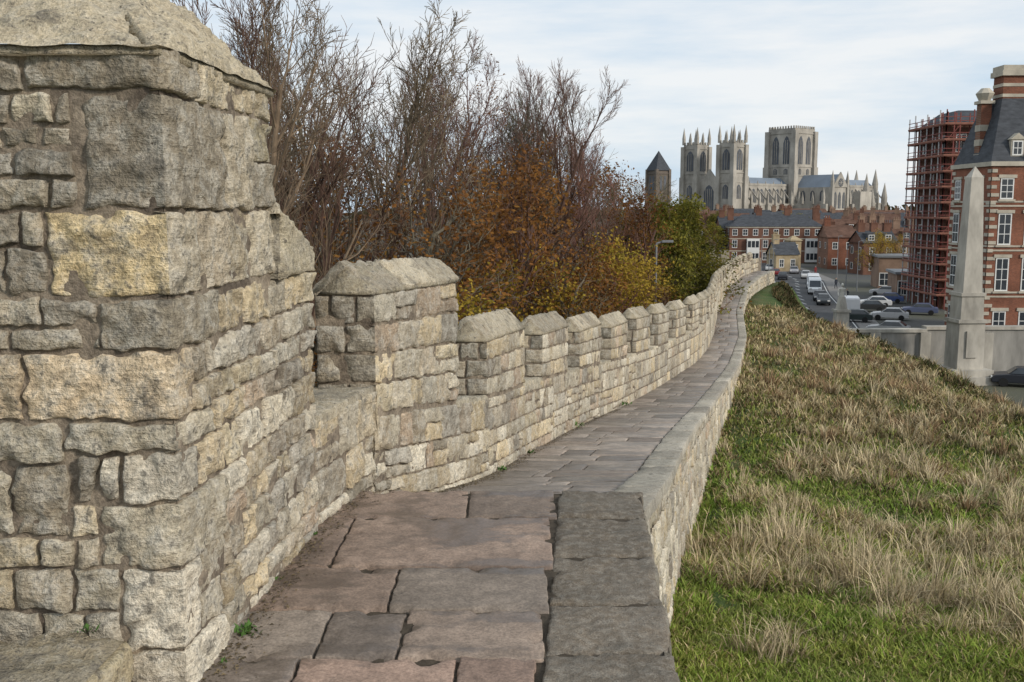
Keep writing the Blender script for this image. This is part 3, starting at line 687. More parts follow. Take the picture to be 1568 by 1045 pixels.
# ---------------- roads ----------------
def strip(name,pts,w,z,mat):
    mb=MB(); L=[]
    for i,(x,y) in enumerate(pts):
        a=Vector(pts[max(i-1,0)]);b=Vector(pts[min(i+1,len(pts)-1)]); d=(b-a).normalized(); n=Vector((d.y,-d.x))
        L.append([(x-n.x*w/2,y-n.y*w/2,z),(x+n.x*w/2,y+n.y*w/2,z)])
    mb.loft(L,0,cap=False,closed=False); return mb.obj(name,[mat])
rd=[(31,98),(37.8,125),(45,155),(53.0,184),(57.5,215),(61,250),(66,300)]
strip('pavement',rd,14,-12.96,M_pavg); 
strip('road',rd,9,-12.93,M_asph)
mb=MB()
for i in range(22):
    y=100+i*6.2
    px=float(np.interp(y,[p[1] for p in rd],[p[0] for p in rd])); mb.box(px-.08,px+.08,y,y+2.5,-12.928,-12.924)
for o in (-4.3,4.3):
    L=[]
    for y in np.arange(100,240,10):
        px=float(np.interp(y,[p[1] for p in rd],[p[0] for p in rd]))+o; L.append([(px-.06,y,-12.926),(px+.06,y,-12.926)])
    mb.loft(L,0,cap=False,closed=False)
mb.obj('road_markings',[M_white])
strip('forecourt_paving',[(30,90),(60,100),(70,125)],22,-12.985,M_asph)

# ---------------- buildings ----------------
def windows(mb,x,z,w,h,y=0,sy=-1,nx=2,nz_=2):
    mb.box(x-w/2-.08,x+w/2+.08,min(y,y+sy*.05),max(y,y+sy*.05),z-.1,z+h+.08,0)
    for i in range(nx):
        for j in range(nz_):
            a=x-w/2+w*i/nx+.035; b=x-w/2+w*(i+1)/nx-.035; c=z+h*j/nz_+.035; d=z+h*(j+1)/nz_-.035
            mb.box(a,b,min(y,y+sy*.055),max(y,y+sy*.055),c,d,1)
def house(name,cx,cy,rot,w,d,h,rh,wm,rm,nx,ny,win=(1.0,1.7),chim=2,z=-13,hip=0,trim=True,dorm=0,bays=()):
    e=empty(name,(cx,cy,z),rot); mb=MB(); mb.box(-w/2,w/2,-d/2,d/2,0,h)
    if not hip:
        for sx in (-1,1): mb.poly([(sx*w/2,-d/2,h),(sx*w/2,d/2,h),(sx*w/2,0,h+rh)][::sx])
    mb.obj('walls',[wm],e)
    mb=MB(); o=.3; hp=hip
    A=[(-w/2-o,-d/2-o,h-.02),(w/2+o,-d/2-o,h-.02),(w/2+o,d/2+o,h-.02),(-w/2-o,d/2+o,h-.02),(-w/2-o+hp,0,h+rh),(w/2+o-hp,0,h+rh)]
    mb.add(A,[(0,1,5,4),(2,3,4,5),(0,3,2,1)]+([(1,2,5),(3,0,4)] if hip else []),0); 
    for k in range(dorm):
        x=-w/2+w*(k+.5)/dorm; mb.box(x-.9,x+.9,-d/2+.6,0,h+.2,h+1.9); 
    mb.obj('roof',[rm],e)
    mb=MB(); fh=h/ny
    for j in range(ny):
        for i in range(nx):
            x=-w/2+w*(i+.5)/nx
            if any(abs(x-b)<2.0 for b in bays) and j<2: continue
            windows(mb,x,j*fh+fh*.28,win[0],win[1]*(1 if j<ny-1 or ny<3 else .8),-d/2)
    for k in range(dorm):
        x=-w/2+w*(k+.5)/dorm; windows(mb,x,h+.55,1.1,1.0,-d/2+.6)
    for bx in bays:
        mb.box(bx-1.5,bx+1.5,-d/2-.9,-d/2,.3,fh*2.0,0)
        for j in range(2): 
            for q in (-1,0,1): mb.box(bx+q*.95-.38,bx+q*.95+.38,-d/2-.93,-d/2-.9,j*fh+.9,j*fh+fh*.82,1)
    for sx in (-1,1):
        for j in range(ny):
            for yy_ in ([-d/4,d/4] if d>6 else [0]):
                xx=sx*w/2; mb.box(min(xx,xx+sx*.05),max(xx,xx+sx*.05),yy_-.6,yy_+.6,j*fh+fh*.28,j*fh+fh*.28+win[1],0); mb.box(min(xx,xx+sx*.055),max(xx,xx+sx*.055),yy_-.5,yy_+.5,j*fh+fh*.3,j*fh+fh*.26+win[1],1)
    mb.obj('windows',[M_white,M_glass],e)
    if trim:
        mb=MB(); mb.box(-w/2-.12,w/2+.12,-d/2-.12,d/2+.12,h-.35,h-.03)
        for j in range(1,ny): mb.box(-w/2-.06,w/2+.06,-d/2-.06,d/2+.06,j*fh-.1,j*fh+.1)
        mb.obj('cornice',[M_trim],e)
    mb=MB()
    for k in range(chim):
        x=-w/2+.8+(w-1.6)*k/max(1,chim-1); mb.box(x-.7,x+.7,-.45,.45,h+rh*.5,h+rh+1.4); mb.box(x-.8,x+.8,-.55,.55,h+rh+1.4,h+rh+1.6)
        for q in (-.4,0,.4): mb.cyl((x+q,0,h+rh+1.6),(x+q,0,h+rh+2.2),.14,.11,6)
    if chim: mb.obj('chimneys',[wm],e)
    return e
house('brick_terrace',65.0,250,-.05,22.5,9,9.0,2.9,M_brick2,M_slate,9,3,(1.1,1.8),4,hip=4,bays=(-5.6,8.6))
house('brick_house',55.2,256,-.02,5,8,8.4,3.0,M_brick2,M_slate,3,3,(1.0,1.5),1)
house('stone_lodge',58.0,214,.15,5.0,5,3.6,2.6,M_gold,M_slate,2,1,(.9,1.6),1,trim=False)
house('stone_lodge',61.6,219,.15,2.4,3,6.4,1.0,M_gold,M_gold,1,2,(.7,1.4),0,hip=1.2,trim=False)
rs=random.Random(21); mats=[M_brick2,M_brick3,M_brick,M_brick3,M_brick2]
TH=[(80,240,8,6,2.6,0),(87,243,7,7,3.0,1),(93,235,9,5.8,2.6,4),(98,262,11,7.4,3,1),(108,262,10,8.0,3,0),(89,275,12,7.5,3,0),(103,290,14,8.4,3,1),(78,300,12,9.4,3,0),(66,310,14,9,3,1),(92,330,14,9.6,3,3),(115,320,16,8.6,3.4,1),(60,330,10,8.8,3,0),(54,300,9,7.4,3,0),(72,370,16,9.8,3,1),(92,395,18,10,3,0),(112,390,16,9.5,3.6,4),(128,400,18,9,3,1),(140,380,16,9,3,0),(66,420,18,10.2,3,1),(98,440,20,10.4,3.2,3),(130,450,22,10.6,3,0),(52,390,16,10.4,3,0),(152,455,20,10,3,1),(118,235,12,7,3,1),(126,262,14,8,3,0),(175,470,24,10,3,1),(82,500,22,11,3,0),(74,205,7,6.4,2.4,0),(83,208,8,6.8,2.6,1),(73,225,6,7,2.6,2)]
for x,y,w,h,rh,k in TH: house('town_house',x,y,rs.uniform(-.5,.4),w,rs.uniform(7,10),h,rh,mats[k],rs.choice([M_slate,M_tile,M_tile]),max(2,int(w/2.6)),3 if h>7.0 else 2,(1.0,1.4),rs.choice([1,2,3]),trim=False,dorm=rs.choice([0,0,2]))
for x,y,w,h in [(67.5,168,12,5.2),(61,150,7,3.6)]:
    e=empty('roadside_shop',(x,y,-13),-.2); mb=MB(); mb.box(-w/2,w/2,-4,4,0,h); mb.obj('walls',[M_brick3],e); mb=MB(); mb.box(-w/2-.3,w/2+.3,-4.3,4.3,h,h+.35); mb.obj('roof',[M_metal],e)
    mb=MB(); 
    for i in range(int(w/2)): windows(mb,-w/2+1+i*2,.6,1.6,2.0,-4)
    mb.obj('windows',[M_white,M_glass],e)
for x,y,H,k in [(64,172,9.6,1),(67,174,9,1),(79,225,8,1),(82,228,7.5,2),(78,285,13,1),(84,288,12,2),(51,250,10,2),(55,330,15,0),(47,230,9,0),(88,205,7.5,1),(60,296,13,2)]: tree('autumn_tree',leafy[k],x,y,H,wide=1.3,z=-13)

# headquarters building
hq=empty('railway_headquarters')
mb=MB(); mb.box(45.2,68,95,103.4,-13,4.5)
gab=[(48.8,4.5),(48.8,5.4),(49.4,5.6),(49.7,6.6),(50.4,6.9),(50.7,7.8),(51.4,8.3),(52.1,7.8),(52.4,6.9),(53.1,6.6),(53.4,5.6),(54,5.4),(54,4.5)]
mb.loft([[(x,94.95,z) for x,z in gab],[(x,95.5,z) for x,z in gab]])
mb.box(47.3,50.2,98.2,100.2,5,13.4); mb.box(56,58.6,98.2,100.2,5,12.9)
mb.box(45.5,46.5,98.6,99.6,4.5,10.2)
mb.obj('walls',[M_brick],hq)
mb=MB()
mb.box(45.0,68.1,94.8,103.6,4.1,4.52)
for z in (-8.3,-7.9,-3.9,-3.5,.3,.7): mb.box(45.14,68,94.94,95,z,z+.16); mb.box(45.14,45.2,94.94,103.4,z,z+.16)
z=-13;k=0
while z<4:
    mb.box(45.13,45.2+(.75 if k%2 else .5),94.93,94.995,z,z+.32); mb.box(45.13,45.195,94.93,95+(.5 if k%2 else .75),z,z+.32); mb.box(45.13,45.195,103.4-(.5 if k%2 else .75),103.4,z,z+.32)
    z+=.75;k+=1
for i in range(1,len(gab)-2):
    (xa,za),(xb,zb)=gab[i],gab[i+1]; mb.cyl((xa,94.9,za+.05),(xb,94.9,zb+.05),.14,.14,6)
for x0,wd in ((47.3,2.9),(56,2.6)):
    for z in (6,7.2,8.4,9.6,10.8,11.8): mb.box(x0-.04,x0+wd+.04,98.15,100.25,z,z+.3)
    mb.box(x0-.25,x0+wd+.25,97.95,100.45,12.8,13.3); mb.box(x0-.12,x0+wd+.12,98.08,100.32,13.3,13.8)
for z in (4.8,6.2,7.6): mb.box(45.45,46.55,98.55,99.65,z,z+.6)
mb.box(45.3,46.7,98.4,99.8,10.2,10.5); mb.frus(46.0,99.1,10.5,11.2,.55,.9,8); mb.frus(46.0,99.1,11.2,11.7,.9,.4,8)
mb.obj('stone_dressings',[M_trim],hq)
mb=MB()
mb.add([(45.2,95.3,4.5),(68,95.3,4.5),(68,103.4,4.5),(45.2,103.4,4.5),(47.0,97.6,10.6),(68,97.6,10.6),(68,101.5,10.6),(47.0,101.5,10.6)],[(0,1,5,4),(1,2,6,5),(2,3,7,6),(3,0,4,7),(4,5,6,7)])
mb.obj('slate_roof',[M_slate],hq)
wm=MB(); sm=MB()
def hqwin(x,z,w,h,y):
    windows(wm,x,z,w,h,y,-1,2,3); sm.box(x-w/2-.3,x+w/2+.3,y-.12,y,z+h+.09,z+h+.4); sm.box(x-w/2-.25,x+w/2+.25,y-.16,y,z-.3,z-.11)
for z,h in ((-12.3,2.6),(-7.6,3.0),(-3.2,2.8),(1.1,1.8)):
    for x in (46.7,49.2,51.5,54.2,56.6,59.0): hqwin(x,z,1.1,h,95)
    for y in (97.2,99.6,102): 
        wm.box(45.15,45.2,y-.65,y+.65,z-.1,z+h+.1,0)
        for q in (-.3,.3):
            for k in range(3): wm.box(45.14,45.2,y+q-.26,y+q+.26,z+.05+h*k/3,z-.05+h*(k+1)/3,1)
        sm.box(45.05,45.2,y-.85,y+.85,z+h+.12,z+h+.4); sm.box(45.02,45.2,y-.8,y+.8,z-.32,z-.12)
hqwin(51.4,5.2,1.2,1.6,94.95)
for x in (55.5,59,62,47.7): 
    sm.box(x-.6,x+.6,95.5,97.5,5.0,6.6); windows(wm,x,5.2,.8,1.2,95.5)
    sm.loft([[(x-.75,95.4,6.6),(x+.75,95.4,6.6),(x,95.4,7.2)],[(x-.75,97.5,6.6),(x+.75,97.5,6.6),(x,97.5,7.2)]])
wm.obj('windows',[M_white,M_glass],hq); sm.obj('window_surrounds',[M_trim],hq)

# scaffolded building
sc=empty('scaffolded_brick_building',(3.3,0,0))
mb=MB(); mb.box(53.6,70,131.5,142,-13,11.2); mb.obj('walls',[M_brick2],sc)
mb=MB(); mb.loft([[(53.4,131.3,11.2),(70,131.3,11.2),(70,134,13),(55.5,134,13)],[(53.4,142,11.2),(70,142,11.2),(70,140,13),(55.5,140,13)]]); mb.obj('roof',[M_slate],sc)
wm=MB()
for j in range(6):
    for i in range(5): windows(wm,55+i*2.8,-12+j*3.9,1.2,2.2,131.5)
    for y in (133.5,136.5,139.5): wm.box(53.54,53.6,y-.6,y+.6,-12+j*3.9,-9.8+j*3.9,0); wm.box(53.53,53.6,y-.5,y+.5,-11.9+j*3.9,-9.9+j*3.9,1)
wm.obj('windows',[M_white,M_glass],sc)
mb=MB()
for i in range(10):
    x=52.3+i*1.75
    for y in (129.9,131.1): mb.box(x-.06,x+.06,y-.06,y+.06,-13,12.3+R.uniform(-.3,.6),0)
for i in range(7):
    y=129.9+i*2.0
    for x in (52.3,53.3): mb.box(x-.06,x+.06,y-.06,y+.06,-13,12.3+R.uniform(-.3,.6),2 if x<53 else 0)
for j in range(12):
    z=-11.2+j*2.0
    mb.box(52.2,69,129.85,131.15,z,z+.1,1); mb.box(52.2,53.4,131.15,142,z,z+.1,1)
    for dz in (.5,1.0): mb.box(52.1,69,129.8,129.9,z+dz,z+dz+.08,0); mb.box(52.2,52.3,129.9,142,z+dz,z+dz+.08,0)
    mb.box(52.1,69,129.76,129.82,z+.1,z+.32,1); mb.box(52.14,52.2,129.9,142,z+.1,z+.32,1)
for i in range(0,9,2):
    for j in range(0,11,2): mb.cyl((52.3+i*1.75,129.8,-11.2+j*2),(54.05+i*1.75,129.8,-9.2+j*2),.05,.05,4,0)
mb.obj('scaffolding',[M_scaf,M_plank,M_scafw],sc)

ob=empty('memorial_obelisk',(34.4,75,-13),.06); mb=MB()
mb.frus(0,0,0,.6,2.6,2.6); mb.frus(0,0,.6,1.1,2.2,2.2); mb.frus(0,0,1.1,4.6,1.45,1.4); mb.frus(0,0,4.6,4.85,1.6,1.6);mb.frus(0,0,4.85,6.6,1.25,1.2); mb.frus(0,0,6.6,6.85,1.35,1.35)
mb.frus(0,0,6.85,15.4,1.05,.66); mb.frus(0,0,15.4,16.2,.66,.03)
mb.box(-.45,.45,-1.14,-1.0,2.0,4.0)
mb.obj('obelisk_shaft',[M_portl],ob)
mw=empty('memorial_screen_wall'); mb=MB(); mb.box(26.5,33.0,79,79.7,-13,-9.7); mb.box(33.0,60,79.2,79.9,-13,-9.5); mb.obj('wall_body',[M_concrete],mw)
mb=MB(); mb.box(26.3,33.15,78.85,79.85,-9.7,-9.45); mb.box(33.16,60,79.05,80.05,-9.5,-9.25)
for x in (29,33,38,43,48): mb.box(x-.4,x+.4,78.7,79.2,-13,-9.72)
mb.obj('wall_coping',[M_portl],mw)

# people & statue
def figure(name,x,y,z,h,mb_,mh,rot=0,stride=.28):
    e=empty(name,(x,y,z),rot); e.scale=(h/1.75,)*3
    P={'pel':(0,0,.95,.15,.11),'waist':(0,0,1.12,.14,.10),'chest':(0,0,1.32,.18,.12),'neck':(0,0,1.49,.06,.06),'nt':(0,.01,1.54,.05,.05),
       'hl':(-.1,0,.88,.10,.10),'kl':(-.1,stride*.5,.5,.07,.07),'al':(-.1,stride*.6,.09,.045,.05),'tl':(-.11,stride*.6+.16,.04,.04,.03),
       'hr':(.1,0,.88,.10,.10),'kr':(.1,-stride*.2,.5,.07,.07),'ar':(.1,-stride,.1,.045,.05),'tr':(.11,-stride+.15,.04,.04,.03),
       'sl':(-.2,0,1.42,.065,.065),'el':(-.27,-.08,1.14,.05,.05),'wl':(-.27,.05,.9,.035,.035),'sr':(.2,0,1.42,.065,.065),'er':(.27,.02,1.14,.05,.05),'wr':(.27,.14,.92,.035,.035)}
    E=[('pel','waist'),('waist','chest'),('chest','neck'),('neck','nt'),('pel','hl'),('hl','kl'),('kl','al'),('al','tl'),('pel','hr'),('hr','kr'),('kr','ar'),('ar','tr'),('chest','sl'),('sl','el'),('el','wl'),('chest','sr'),('sr','er'),('er','wr')]
    k=list(P); me=bpy.data.meshes.new('body'); me.from_pydata([P[a][:3] for a in k],[(k.index(a),k.index(b)) for a,b in E],[])
    o=bpy.data.objects.new('body',me); col.objects.link(o); o.parent=e; me.materials.append(mb_)
    o.modifiers.new('skin','SKIN')
    try:
        for i,a in enumerate(k): me.skin_vertices[0].data[i].radius=P[a][3:5]; me.skin_vertices[0].data[i].use_root=(a=='pel')
    except Exception as ex: print('skin',ex)
    sb=o.modifiers.new('sub','SUBSURF'); sb.levels=1; sb.render_levels=1
    q=MB(); secs=[]
    for t in range(7):
        a=math.pi*t/6; rr=math.sin(a)*.095+.004; secs.append([(rr*.9*math.cos(b*math.pi/4),rr*1.1*math.sin(b*math.pi/4)+.01,1.66-.125*math.cos(math.pi-a)) for b in range(8)])
    q.loft(secs); q.add([(-.02,.11,1.64),(.02,.11,1.64),(0,.145,1.63),(0,.11,1.68)],[(0,1,2),(1,3,2),(3,0,2)]); q.obj('head',[mh],e,True)
    return e
M_c1=simple('dark_coat',(.03,.035,.05),.9,.2,5); M_c2=simple('red_coat',(.25,.04,.04),.9,.2,5); M_skin=simple('skin',(.45,.28,.2),.6,.1,5)
def rx(y,off): return float(np.interp(y,[p[1] for p in rd],[p[0] for p in rd]))+off
for y,o,m,r in [(181,-5.7,M_c1,.3),(183,-6.2,M_c2,3.0),(158,-5.8,M_c1,3.3),(137,-5.6,M_c1,.2),(165,6,M_c1,.2),(200,5.6,M_c2,3),(142,6,M_c1,3)]: figure('pedestrian',rx(y,o),y,-12.95,1.75,m,M_skin,r)
stt=empty('statue_on_pedestal',(34.9,105,-13)); mb=MB(); mb.frus(0,0,0,.4,1.5,1.5);mb.frus(0,0,.4,2.3,.95,.9);mb.frus(0,0,2.3,2.55,1.1,1.1); mb.frus(0,0,2.55,3.9,.62,.36,10); mb.obj('pedestal',[M_portl],stt)
M_marb=simple('statue_marble',(.50,.48,.43),.8,.25,2)
sf=figure('statue_figure',0,0,2.5,2.8,M_marb,M_marb,math.pi,.05); sf.parent=stt

# vehicles
M_tyre=simple('tyre',(.02,.02,.02),.8,.1,2)
def car(name,x,y,rot,colr,z=-12.92,van=False,L=4.3,W_=1.75,H=1.45):
    e=empty(name,(x,y,z),rot); body=simple('car_paint',colr,.3,.05,1,0,.5)
    if van: L,W_,H=5.4,2.0,2.4
    if van: prof=[(-2.7,.35),(2.6,.35),(2.7,.9),(2.3,1.15),(1.6,2.15),(1.2,2.4),(-2.65,2.4),(-2.7,2.2)]
    else: prof=[(-2.1,.3),(2.1,.3),(2.15,.65),(1.9,.85),(1.0,.95),(-1.7,.98),(-2.1,.92),(-2.15,.6)]
    def ext(mb,pr,w0,w1,m=0):
        z0=min(p[1] for p in pr);z1=max(p[1] for p in pr)
        ww=lambda z:(w0+(w1-w0)*(z-z0)/(z1-z0))/2
        mb.loft([[(ww(b),a,b) for a,b in pr],[(-ww(b),a,b) for a,b in pr]],m)
    mb=MB(); ext(mb,prof,W_,W_*(.9 if van else .97)); 
    if not van: ext(mb,[(1.0,.93),(.35,1.42),(-1.1,1.45),(-1.75,.97)],W_*.93,W_*.72)
    o=mb.obj('body',[body],e); b=o.modifiers.new('b','BEVEL'); b.width=.06; b.segments=2
    mb=MB()
    if van:
        mb.loft([[(-.85,2.31,1.2),(.85,2.31,1.2),(.8,1.66,2.12),(-.8,1.66,2.12)],[(-.85,2.28,1.15),(.85,2.28,1.15),(.8,1.6,2.1),(-.8,1.6,2.1)]])
        for sx in (-1,1): mb.poly([(sx*.985,2.0,1.25),(sx*.985,.9,1.25),(sx*.93,.9,2.0),(sx*.93,1.5,2.0)][::sx])
    else:
        mb.poly([(-.74,.99,.97),(.74,.99,.97),(.6,.42,1.40),(-.6,.42,1.40)]); mb.poly([(.74,-1.76,1.0),(-.74,-1.76,1.0),(-.6,-1.18,1.42),(.6,-1.18,1.42)])
        for sx in (-1,1): mb.poly([(sx*.825,.8,1.0),(sx*.825,-1.45,1.0),(sx*.67,-1.05,1.38),(sx*.67,.35,1.38)][::sx])
    mb.obj('windows',[M_glass],e)
    mb=MB()
    for sx in (-1,1):
        for yy_ in ((1.75,-1.7) if van else (1.3,-1.3)): mb.cyl((sx*(W_/2-.2),yy_,.33),(sx*(W_/2+.02),yy_,.33),.33,.33,14)
    mb.obj('wheels',[M_tyre],e)
    mb=MB(); fy=2.68 if van else 2.1; zz=.95 if van else .68
    for sx in (-1,1): mb.box(sx*.65-.18,sx*.65+.18,fy-.05,fy+.05,zz-.1,zz+.08)
    mb.obj('headlights',[M_white],e)
hd=-.27+math.pi
car('white_van',rx(155,2.2),155,hd,(.75,.76,.76),van=True); car('parked_van',rx(122,4.6),122,-.27,(.7,.7,.7),van=True); car('white_van',rx(165,2.2),165,hd,(.6,.62,.64),van=True)
for y,o,c in [(143,2.2,(.02,.022,.03)),(137,2.3,(.03,.035,.04)),(187,-2.6,(.03,.03,.035)),(198,-2.6,(.2,.02,.02)),(205,2,(.3,.3,.32)),(135,-2.6,(.03,.04,.06)),(145,-2.6,(.35,.36,.38)),(128,-2.4,(.1,.11,.12)),(160,-2.6,(.03,.03,.03)),(176,2.2,(.03,.03,.035)),(190,2.2,(.5,.5,.5)),(214,-2,(.6,.6,.6)),(222,2,(.02,.02,.02))]: car('car',rx(y,o),y,hd if o>0 else hd+math.pi,c)
for x,y,c,r in [(45,118,(.5,.5,.5),1.2),(51,124,(.1,.12,.2),1.2),(46,128,(.03,.03,.03),1.3),(49,134,(.6,.6,.6),1.3),(57,152,(.5,.5,.5),1.1),(53,140,(.05,.08,.2),1.2),(40,116,(.02,.03,.03),1.2),(39.6,104,(.3,.3,.3),1.1)]: car('parked_car',x,y,r,c,z=-12.97)
car('parked_car',37.9,73,1.2,(.02,.022,.03),z=-12.98)

# ---------------- minster ----------------
mn=empty('york_minster',(193,700,-13),math.radians(38))
S=MB();D=MB();Lr=MB()
def lancet(cx,cy,z,w,h,ax,sg,n=2):
    k=[(-w/2,0),(w/2,0),(w/2,h*.75),(w*.27,h*.92),(0,h),(-w*.27,h*.92),(-w/2,h*.75)]
    o=.12*sg
    if ax=='y': D.poly([(cx+a,cy+o,z+b) for a,b in k][::(1 if sg<0 else -1)])
    else: D.poly([(cx+o,cy+a,z+b) for a,b in k][::(1 if sg>0 else -1)])
    for i in range(1,n):
        t=-w/2+w*i/n
        if ax=='y': S.box(cx+t-.15,cx+t+.15,min(cy,cy+sg*.35),max(cy,cy+sg*.35),z,z+h*.85)
        else: S.box(min(cx,cx+sg*.35),max(cx,cx+sg*.35),cy+t-.15,cy+t+.15,z,z+h*.85)
def pinn(x,y,z,h,r=.8): S.frus(x,y,z,z+h*.35,r,r); S.frus(x,y,z+h*.35,z+h,r*1.1,.05)
def tower_(cx,cy,w,h,wins,pin,bw,ph=4):
    S.box(cx-w/2,cx+w/2,cy-w/2,cy+w/2,0,h)
    for sx in(-1,1):
        for sy in(-1,1):
            x=cx+sx*w/2;y=cy+sy*w/2
            S.box(x-bw/2,x+bw/2,y-bw/2,y+bw/2,0,h*.96+1); S.box(x-bw*.65,x+bw*.65,y-bw*.65,y+bw*.65,0,h*.62)
            if pin: pinn(x,y,h,pin,1.1)
    for z in wins[0]: S.box(cx-w/2-.4,cx+w/2+.4,cy-w/2-.4,cy+w/2+.4,z,z+.7)
    n=max(4,int(w/2.2))
    for i in range(n):
        t=-w/2+w*(i+.5)/n
        for sy in (-1,1): S.box(cx+t-.45,cx+t+.45,cy+sy*w/2-.3,cy+sy*w/2+.3,h,h+1.6); S.box(cx+sy*w/2-.3,cx+sy*w/2+.3,cy+t-.45,cy+t+.45,h,h+1.6)
    for (z,ww,hh,k) in wins[1]:
        for i in range(k):
            t=0 if k==1 else (-w*.2+w*.4*i/(k-1))
            lancet(cx+t,cy-w/2,z,ww,hh,'y',-1,3); lancet(cx-w/2,cy+t,z,ww,hh,'x',-1,3); lancet(cx+w/2,cy+t,z,ww,hh,'x',1,3)
tower_(0,0,22,68,([36,42,64.5],[(44,5.2,19,2),(37,3,4,2)]),0,3.4)
for sy in (-15,15): tower_(-80,sy,11.5,55,([30,36,52],[(38,5.8,13,1),(20,4.4,9,1),(8,3,6,1)]),11,2.8); [pinn(-80+a,sy+b,55,8,.8) for a,b in ((0,-5.7),(0,5.7),(-5.7,0),(5.7,0))]
def nave(x0,x1,hw,aw,hn,ha,rdg,y0=0):
    S.box(x0,x1,-hw,hw,0,hn); S.box(x0,x1,-aw,aw,0,ha)
    Lr.add([(x0,-hw,hn),(x1,-hw,hn),(x1,hw,hn),(x0,hw,hn),(x0,0,rdg),(x1,0,rdg)],[(0,1,5,4),(2,3,4,5),(1,2,5),(3,0,4)])
    n=int((x1-x0)/7.5)
    for i in range(n+1):
        x=x0+(x1-x0)*i/n
        for s_ in(-1,1):
            S.box(x-.8,x+.8,min(s_*aw,s_*(aw+2)),max(s_*aw,s_*(aw+2)),0,ha+1); pinn(x,s_*(aw+1),ha+1,9,.9)
            S.loft([[(x-.3,s_*(aw+1),ha+2),(x-.3,s_*(aw+1),ha+3),(x-.3,s_*hw,hn-1),(x-.3,s_*hw,hn-2.4)],[(x+.3,s_*(aw+1),ha+2),(x+.3,s_*(aw+1),ha+3),(x+.3,s_*hw,hn-1),(x+.3,s_*hw,hn-2.4)]])
            pinn(x,s_*hw,hn,3.4,.5)
        if i<n:
            xm=x+(x1-x0)/n/2; lancet(xm,-hw,ha+2,4.2,hn-ha-4,'y',-1,3); lancet(xm,-aw,4,3.6,ha-7,'y',-1,2)
    for s_ in (-1,1): S.box(x0,x1,s_*hw-.3,s_*hw+.3,hn,hn+1.4); S.box(x0,x1,s_*aw-.3,s_*aw+.3,ha,ha+1.2)
nave(-78,-11,7.5,15,29,16,34.5); nave(11,92,7.5,15,29.5,17,35)
S.box(-84,-79,-8,8,0,30); S.loft([[(-84,-8,30),(-84,8,30),(-84,0,39)],[(-83,-8,30),(-83,8,30),(-83,0,39)]]); lancet(-84,0,12,8,17,'x',-1,5); 
S.box(-15,15,-38,-11,0,17); S.box(-8,8,-40,-11,0,28)
Lr.add([(-8,-40,28),(8,-40,28),(8,-11,28),(-8,-11,28),(0,-40,36.5),(0,-11,36.5)],[(0,4,5,3),(1,2,5,4)])
S.loft([[(-8.4,-40.6,28),(8.4,-40.6,28),(0,-40.6,38)],[(-8.4,-39.8,28),(8.4,-39.8,28),(0,-39.8,38)]])
D.poly([(2.8*math.cos(a*math.pi/8),-40.75,31+2.8*math.sin(a*math.pi/8)) for a in range(16)])
for a in range(4): S.cyl((2.9*math.cos(a*math.pi/4),-40.8,31+2.9*math.sin(a*math.pi/4)),(-2.9*math.cos(a*math.pi/4),-40.8,31-2.9*math.sin(a*math.pi/4)),.15,.15,4)
for t in(-4.8,0,4.8): lancet(t,-40,14,3,11,'y',-1,2); lancet(t,-40,4,2.4,7,'y',-1,1)
for i in range(3): lancet(-8,-17-i*7.5,19,3.4,7,'x',-1,2); lancet(-15,-17-i*7.5,5,3,8,'x',-1,2); pinn(-15.5,-14-i*8,17,8,.9)
for x in (-8.4,8.4,-15,15): pinn(x,-40 if abs(x)<10 else -38,28 if abs(x)<10 else 17,11,1.2); S.box(x-1.2,x+1.2,-41,-38.5,0,28 if abs(x)<10 else 17)
for x,y,h in ((92,-8,40),(92,8,40),(92,-16,30),(62,-20,36),(70,-20,26)): S.frus(x,y,0,h-8,2.2,2.2,8); S.frus(x,y,h-8,h+3,2.3,.1,8)
S.box(52,66,-22,-14,0,26)
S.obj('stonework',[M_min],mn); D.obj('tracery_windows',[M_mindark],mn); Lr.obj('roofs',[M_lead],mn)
ch=empty('church_tower',(63.8,440,-13),.5); mb=MB(); mb.box(-3.4,3.4,-3.4,3.4,0,30)
for s1 in(-1,1):
    for s2 in(-1,1): mb.box(s1*3.4-.6,s1*3.4+.6,s2*3.4-.6,s2*3.4+.6,0,30.5)
for z in(10,20,28.5): mb.box(-3.7,3.7,-3.7,3.7,z,z+.5)
mb.obj('stonework',[simple('dark_limestone',(.15,.125,.105),.9,.25,.3)],ch)
mb=MB(); mb.frus(0,0,30,38.5,5.6,.05); mb.obj('pyramid_roof',[M_slate],ch)
mb=MB()
for q in (-1.1,1.1): mb.box(q-.6,q+.6,-3.5,-3.4,21.5,27.5); mb.box(-3.5,-3.4,q-.6,q+.6,21.5,27.5)
mb.obj('belfry_openings',[M_mindark],ch)

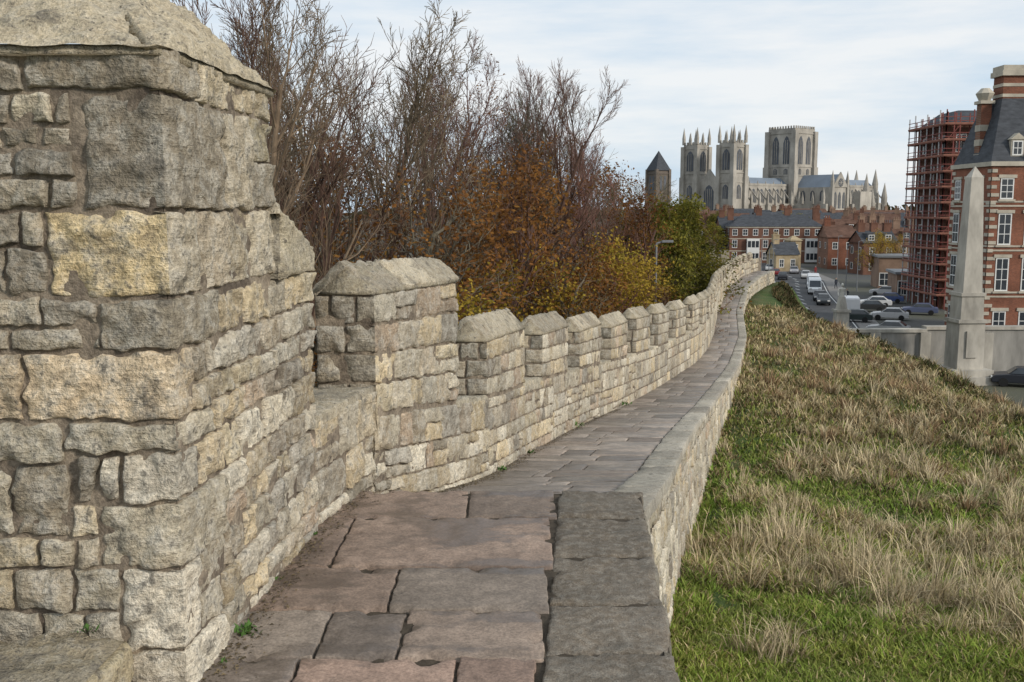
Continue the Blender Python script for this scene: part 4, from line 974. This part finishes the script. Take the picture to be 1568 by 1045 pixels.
# ---------------- world, sun, camera ----------------
w=bpy.data.worlds.new('World'); scene.world=w; w.use_nodes=True; t=w.node_tree; t.nodes.clear()
sv=Vector((.76,-.60,.46)).normalized()
sk=t.nodes.new('ShaderNodeTexSky'); sk.sky_type='NISHITA'; sk.sun_disc=False; sk.sun_elevation=math.asin(sv.z); sk.sun_rotation=math.atan2(sv.x,sv.y); sk.air_density=1.0; sk.dust_density=1.2
b1=t.nodes.new('ShaderNodeBackground'); b1.inputs[1].default_value=.13; t.links.new(sk.outputs[0],b1.inputs[0])
tc=t.nodes.new('ShaderNodeTexCoord'); mp=t.nodes.new('ShaderNodeMapping'); mp.inputs['Scale'].default_value=(1.0,1.0,6.5); t.links.new(tc.outputs['Generated'],mp.inputs[0])
no=t.nodes.new('ShaderNodeTexNoise'); no.inputs['Scale'].default_value=2.2; no.inputs['Detail'].default_value=7; no.inputs['Roughness'].default_value=.58; t.links.new(mp.outputs[0],no.inputs['Vector'])
cr=t.nodes.new('ShaderNodeValToRGB'); cr.color_ramp.elements[0].position=.38; cr.color_ramp.elements[0].color=(.60,.74,.88,1); cr.color_ramp.elements[1].position=.60; cr.color_ramp.elements[1].color=(.92,.94,.955,1); t.links.new(no.outputs[0],cr.inputs[0])
b2=t.nodes.new('ShaderNodeBackground'); b2.inputs[1].default_value=1.0; t.links.new(cr.outputs[0],b2.inputs[0])
ms=t.nodes.new('ShaderNodeMixShader'); ms.inputs[0].default_value=.9; t.links.new(b1.outputs[0],ms.inputs[1]); t.links.new(b2.outputs[0],ms.inputs[2])
ou=t.nodes.new('ShaderNodeOutputWorld'); t.links.new(ms.outputs[0],ou.inputs[0])
sd=bpy.data.lights.new('sun','SUN'); sd.energy=2.6; sd.angle=math.radians(8); sd.color=(1,.92,.81); so=bpy.data.objects.new('sun',sd); col.objects.link(so); so.rotation_euler=sv.to_track_quat('Z','Y').to_euler()
cd=bpy.data.cameras.new('camera'); cd.lens=35; cd.sensor_width=36; cd.clip_start=.05; cd.clip_end=9000
co_=bpy.data.objects.new('camera',cd); col.objects.link(co_); co_.location=(0,0,0); co_.rotation_euler=(math.radians(82.5),0,0); scene.camera=co_
print('verts',sum(len(m.vertices) for m in bpy.data.meshes))
